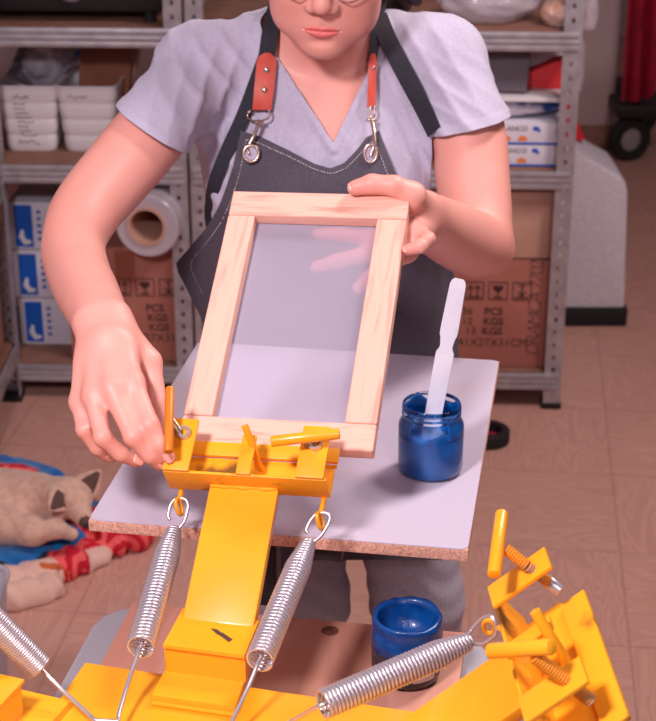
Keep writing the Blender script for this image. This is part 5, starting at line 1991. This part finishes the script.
# ------------------------------------------------------------------ the sleeping dog and its blanket
DZ = 0.0
parts = [  # colour, points on the photo, height, radius
    ('b', [(-70, 470), (10, 478), (48, 490)], 0.030, 0.050), ('r', [(-10, 472), (34, 481)], 0.058, 0.026), ('n', [(28, 478), (60, 492)], 0.03, 0.034),
    ('b', [(-70, 540), (20, 548), (88, 530)], 0.028, 0.042), ('b', [(-70, 570), (15, 566), (70, 545)], 0.026, 0.040), ('n', [(0, 573), (40, 562)], 0.022, 0.034),
    ('r', [(92, 533), (122, 529), (138, 533)], 0.026, 0.032), ('r', [(62, 566), (74, 562)], 0.026, 0.034), ('r', [(84, 551), (104, 547), (118, 545)], 0.026, 0.022),
    ('n', [(100, 543), (112, 541)], 0.020, 0.020), ('e', [(86, 563), (102, 557)], 0.016, 0.024), ('e', [(-70, 590), (10, 583), (48, 575)], 0.022, 0.032), ('e', [(-70, 606), (10, 598), (50, 588)], 0.020, 0.030),
    ('r', [(86, 531), (118, 527), (134, 531)], 0.036, 0.046), ('t', [(42, 567), (60, 566), (68, 572), (70, 580)], 0.050, 0.005), ('b', [(-70, 515), (30, 515), (70, 522)], 0.016, 0.075)]
lo_ = on_h(-75, 615, 0) - np.array([0.10, 0.10, 0]); hi_ = on_h(150, 455, 0) + np.array([0.06, 0.14, 0.14])
lo_[2] = -0.02; lo_[0] = on_h(-75, 460, 0)[0] - .05
bl = Field(lo_, hi_, 0.0045)
segs = []
for col, pts_, hh, rr in parts:
    w_ = [on_h(x_, y_, hh) for x_, y_ in pts_]
    for a, b in zip(w_[:-1], w_[1:]):
        bl.cone(a, b, rr, rr, 0.008)
        segs.append((col, a, b, rr))
Vb, Fb = bl.mesh(2)
Nb = vnormals(Vb, Fb)
Vb = Vb + Nb * (0.004 * np.sin(Vb @ np.array([70, 40, 30.]) + 2 * np.sin(Vb @ np.array([25, 60, 10.]))))[:, None]
Vb[:, 2] = np.maximum(Vb[:, 2], 0.002)
ctr = Vb[Fb].mean(1)
best = np.full(len(ctr), 9.0); who = np.zeros(len(ctr), int)
order = {'b': 0, 'r': 1, 'n': 2, 'e': 3, 't': 4}
for col, a, b, rr in segs:
    dd_, t = seg_dist(ctr, a, b)
    dd_ = dd_ - rr
    up_ = dd_ < best
    best[up_] = dd_[up_]; who[up_] = order[col]
blk = mesh_obj('fleece_blanket', Vb, Fb, [M['fleece_blue'], M['fleece_red'], M['fleece_navy'], M['fleece_beige'], M['orange_thread']], None, 180, fmat=who)
setp(blk, 'crumpled blue, red and beige fleece blanket on the floor under the dog', 'blanket')

dog = thing('dog', on_h(30, 530, 0.0), 'small tan dog curled up asleep on the fleece blanket', 'dog')
df = Field(on_h(-80, 470, 0) + np.array([-.1, -.6, 0]), on_h(110, 470, 0) + np.array([.1, .25, .34]), 0.004)
DQ = lambda x_, y_, z_: P(x_, y_, z_)
df.ell(DQ(-8, 508, 3.52), (0.15, 0.11, 0.082), None, 0.02)
df.ell(DQ(30, 508, 3.50), (0.085, 0.085, 0.070), None, 0.03)
df.cone(DQ(40, 500, 3.48), DQ(66, 498, 3.42), 0.052, 0.046, 0.03)
df.ell(DQ(73, 498, 3.40), (0.042, 0.042, 0.037), None, 0.02)
df.cone(DQ(76, 504, 3.375), DQ(84, 517, 3.345), 0.031, 0.018, 0.012)
df.cone(DQ(80, 512, 3.36), DQ(86, 523, 3.325), 0.021, 0.0125, 0.010)
df.cone(DQ(46, 518, 3.42), DQ(58, 529, 3.345), 0.028, 0.018, 0.014)
df.cone(DQ(58, 529, 3.345), DQ(72, 534, 3.315), 0.017, 0.0135, 0.010)
df.cone(DQ(-5, 525, 3.40), DQ(34, 531, 3.36), 0.045, 0.030, 0.02)
df.cone(DQ(34, 531, 3.36), DQ(48, 530, 3.35), 0.028, 0.018, 0.02)
df.cone(DQ(-60, 512, 3.5), DQ(-30, 530, 3.38), 0.05, 0.03, 0.03)
df.cone(DQ(66, 504, 3.365), DQ(70, 507, 3.36), 0.004, 0.004, .004, sub=True)
Vd, Fd = df.mesh(2)
Vd[:, 2] = np.maximum(Vd[:, 2], 0.006)
cd = Vd[Fd].mean(1)
muz = np.linalg.norm(cd - DQ(86, 524, 3.32), axis=1) < 0.016
dog_b = mesh_obj('body', Vd, Fd, [M['fur'], M['fur_dark']], dog, 180, fmat=muz.astype(int))
MB().lathe([(0.0, -.008)] + [(0.0075 * math.sin(a), -0.006 * math.cos(a)) for a in np.linspace(.2, PI - .2, 9)] + [(0.0, 0.008)], DQ(87.5, 526, 3.315), UZ, 18).build('nose', M['nose'], dog_b, 180)
for base, tip, wv in (((67, 493, 3.37), (53, 507, 3.335), -1), ((83, 491, 3.40), (97, 474, 3.41), 1)):
    b_ = DQ(*base); t_ = DQ(*tip)
    ax_ = t_ - b_
    sd_ = unit(np.cross(ax_, b_ - CAM))
    fn = unit(np.cross(sd_, ax_))
    rows = []
    for i in range(9):
        t = i / 8
        ww = 0.032 * (1 - t ** 1.6) + 0.002
        rows.append([b_ + ax_ * t * 1.25 + sd_ * ww * q + fn * (0.016 * q * q * (1 - t)) for q in np.linspace(-1, 1, 9)])
    er_ = MB().slab(rows, 0.005).build('ear', M['fur'], dog_b, 180)
    rows = [[p + unit(CAM - p) * 0.0045 for p in [b_ + ax_ * t * 1.25 + sd_ * 0.6 * (0.032 * (1 - t ** 1.6) + .001) * q + fn * (0.012 * q * q * .4 * (1 - t)) for q in np.linspace(-1, 1, 7)]] for t in np.linspace(0.12, 0.9, 8)]
    MB().slab(rows, 0.002).build('inner_ear', M['fur_dark'], er_, 180)
for (x_, y_, z_) in ((69, 506, 3.352), (84, 503, 3.362)):
    MB().tube([DQ(x_ - 4 + 8 * t, y_ + 2.2 * math.sin(t * PI), z_) for t in np.linspace(0, 1, 7)], 0.0018, 6).build('closed_eye', M['nose'], dog_b, 180)

# clear tub corner at the left edge
tp = on_h(8, 600, 0.42)
root = thing('clear_tub', (tp[0] - 0.16, tp[1] - 0.12, 0), 'corner of a clear plastic tub at the left edge above the springs', 'tub')
rows = []
ctub = np.array([tp[0] - 0.16, tp[1] - 0.10, 0.0])
rr_ = [(0.0005, .0)] 
mb = MB()
ro = [[ctub + np.array([p[0], p[1], h_]) for p in rounded(0.27 + 0.05 * h_ / .46, 0.22 + .05 * h_ / .46, 0.03, 6)] for h_ in (0.001, 0.15, 0.30, 0.46)]
ri = [[ctub + np.array([p[0], p[1], h_]) for p in rounded(0.265 + 0.05 * h_ / .46, 0.215 + .05 * h_ / .46, 0.028, 6)] for h_ in (0.46, 0.30, 0.15, 0.004)]
allr = ro + ri
vs = [[mb.bm.verts.new(tuple(p)) for p in r] for r in allr]
for i in range(len(vs) - 1):
    for j in range(len(vs[0])):
        mb.bm.faces.new((vs[i][j], vs[i][(j + 1) % len(vs[0])], vs[i + 1][(j + 1) % len(vs[0])], vs[i + 1][j]))
mb.bm.faces.new(vs[0][::-1]); mb.bm.faces.new(vs[-1])
mb.build('tub_body', M['clear_box'], root, 40)
MB().tube([ctub + np.array([p[0], p[1], 0.46]) for p in rounded(0.322, 0.272, 0.032, 6)], 0.005, 8, closed=True).build('rim', M['clear_box'], root)

# ------------------------------------------------------------------ light
def area(name, loc, target, size, power, color):
    l = bpy.data.lights.new(name, 'AREA')
    l.energy = power; l.size = size; l.color = color; l.shape = 'DISK'
    o = bpy.data.objects.new(name, l)
    COL.objects.link(o)
    o.location = loc
    d = Vector(target) - Vector(loc)
    o.rotation_euler = d.to_track_quat('-Z', 'Y').to_euler()
    return o


area('key_lamp', (-0.62, 0.45, 2.25), (0.02, 1.85, 1.0), 0.26, 33, (1.0, 0.87, 0.93))
area('front_lamp', (0.45, -0.2, 2.1), (0.0, 1.95, 1.0), 0.5, 9, (1.0, 0.86, 0.94))
area('ceiling_lamp', (0.75, 2.15, 2.6), (0.2, 1.85, 0.9), 0.35, 15, (1.0, 0.90, 0.90))
area('back_lamp', (1.25, 2.6, 2.6), (0.8, 3.1, 0.0), 0.5, 28, (1.0, 0.82, 0.79))
wd = bpy.data.worlds.new('room_light')
S.world = wd
wd.use_nodes = True
wd.node_tree.nodes['Background'].inputs[0].default_value = (0.80, 0.56, 0.64, 1)
wd.node_tree.nodes['Background'].inputs[1].default_value = 0.10
S.view_settings.view_transform = 'Standard'
S.view_settings.look = 'None'
S.view_settings.exposure = 0.13
S.view_settings.gamma = 1.0
S.view_settings.use_curve_mapping = False
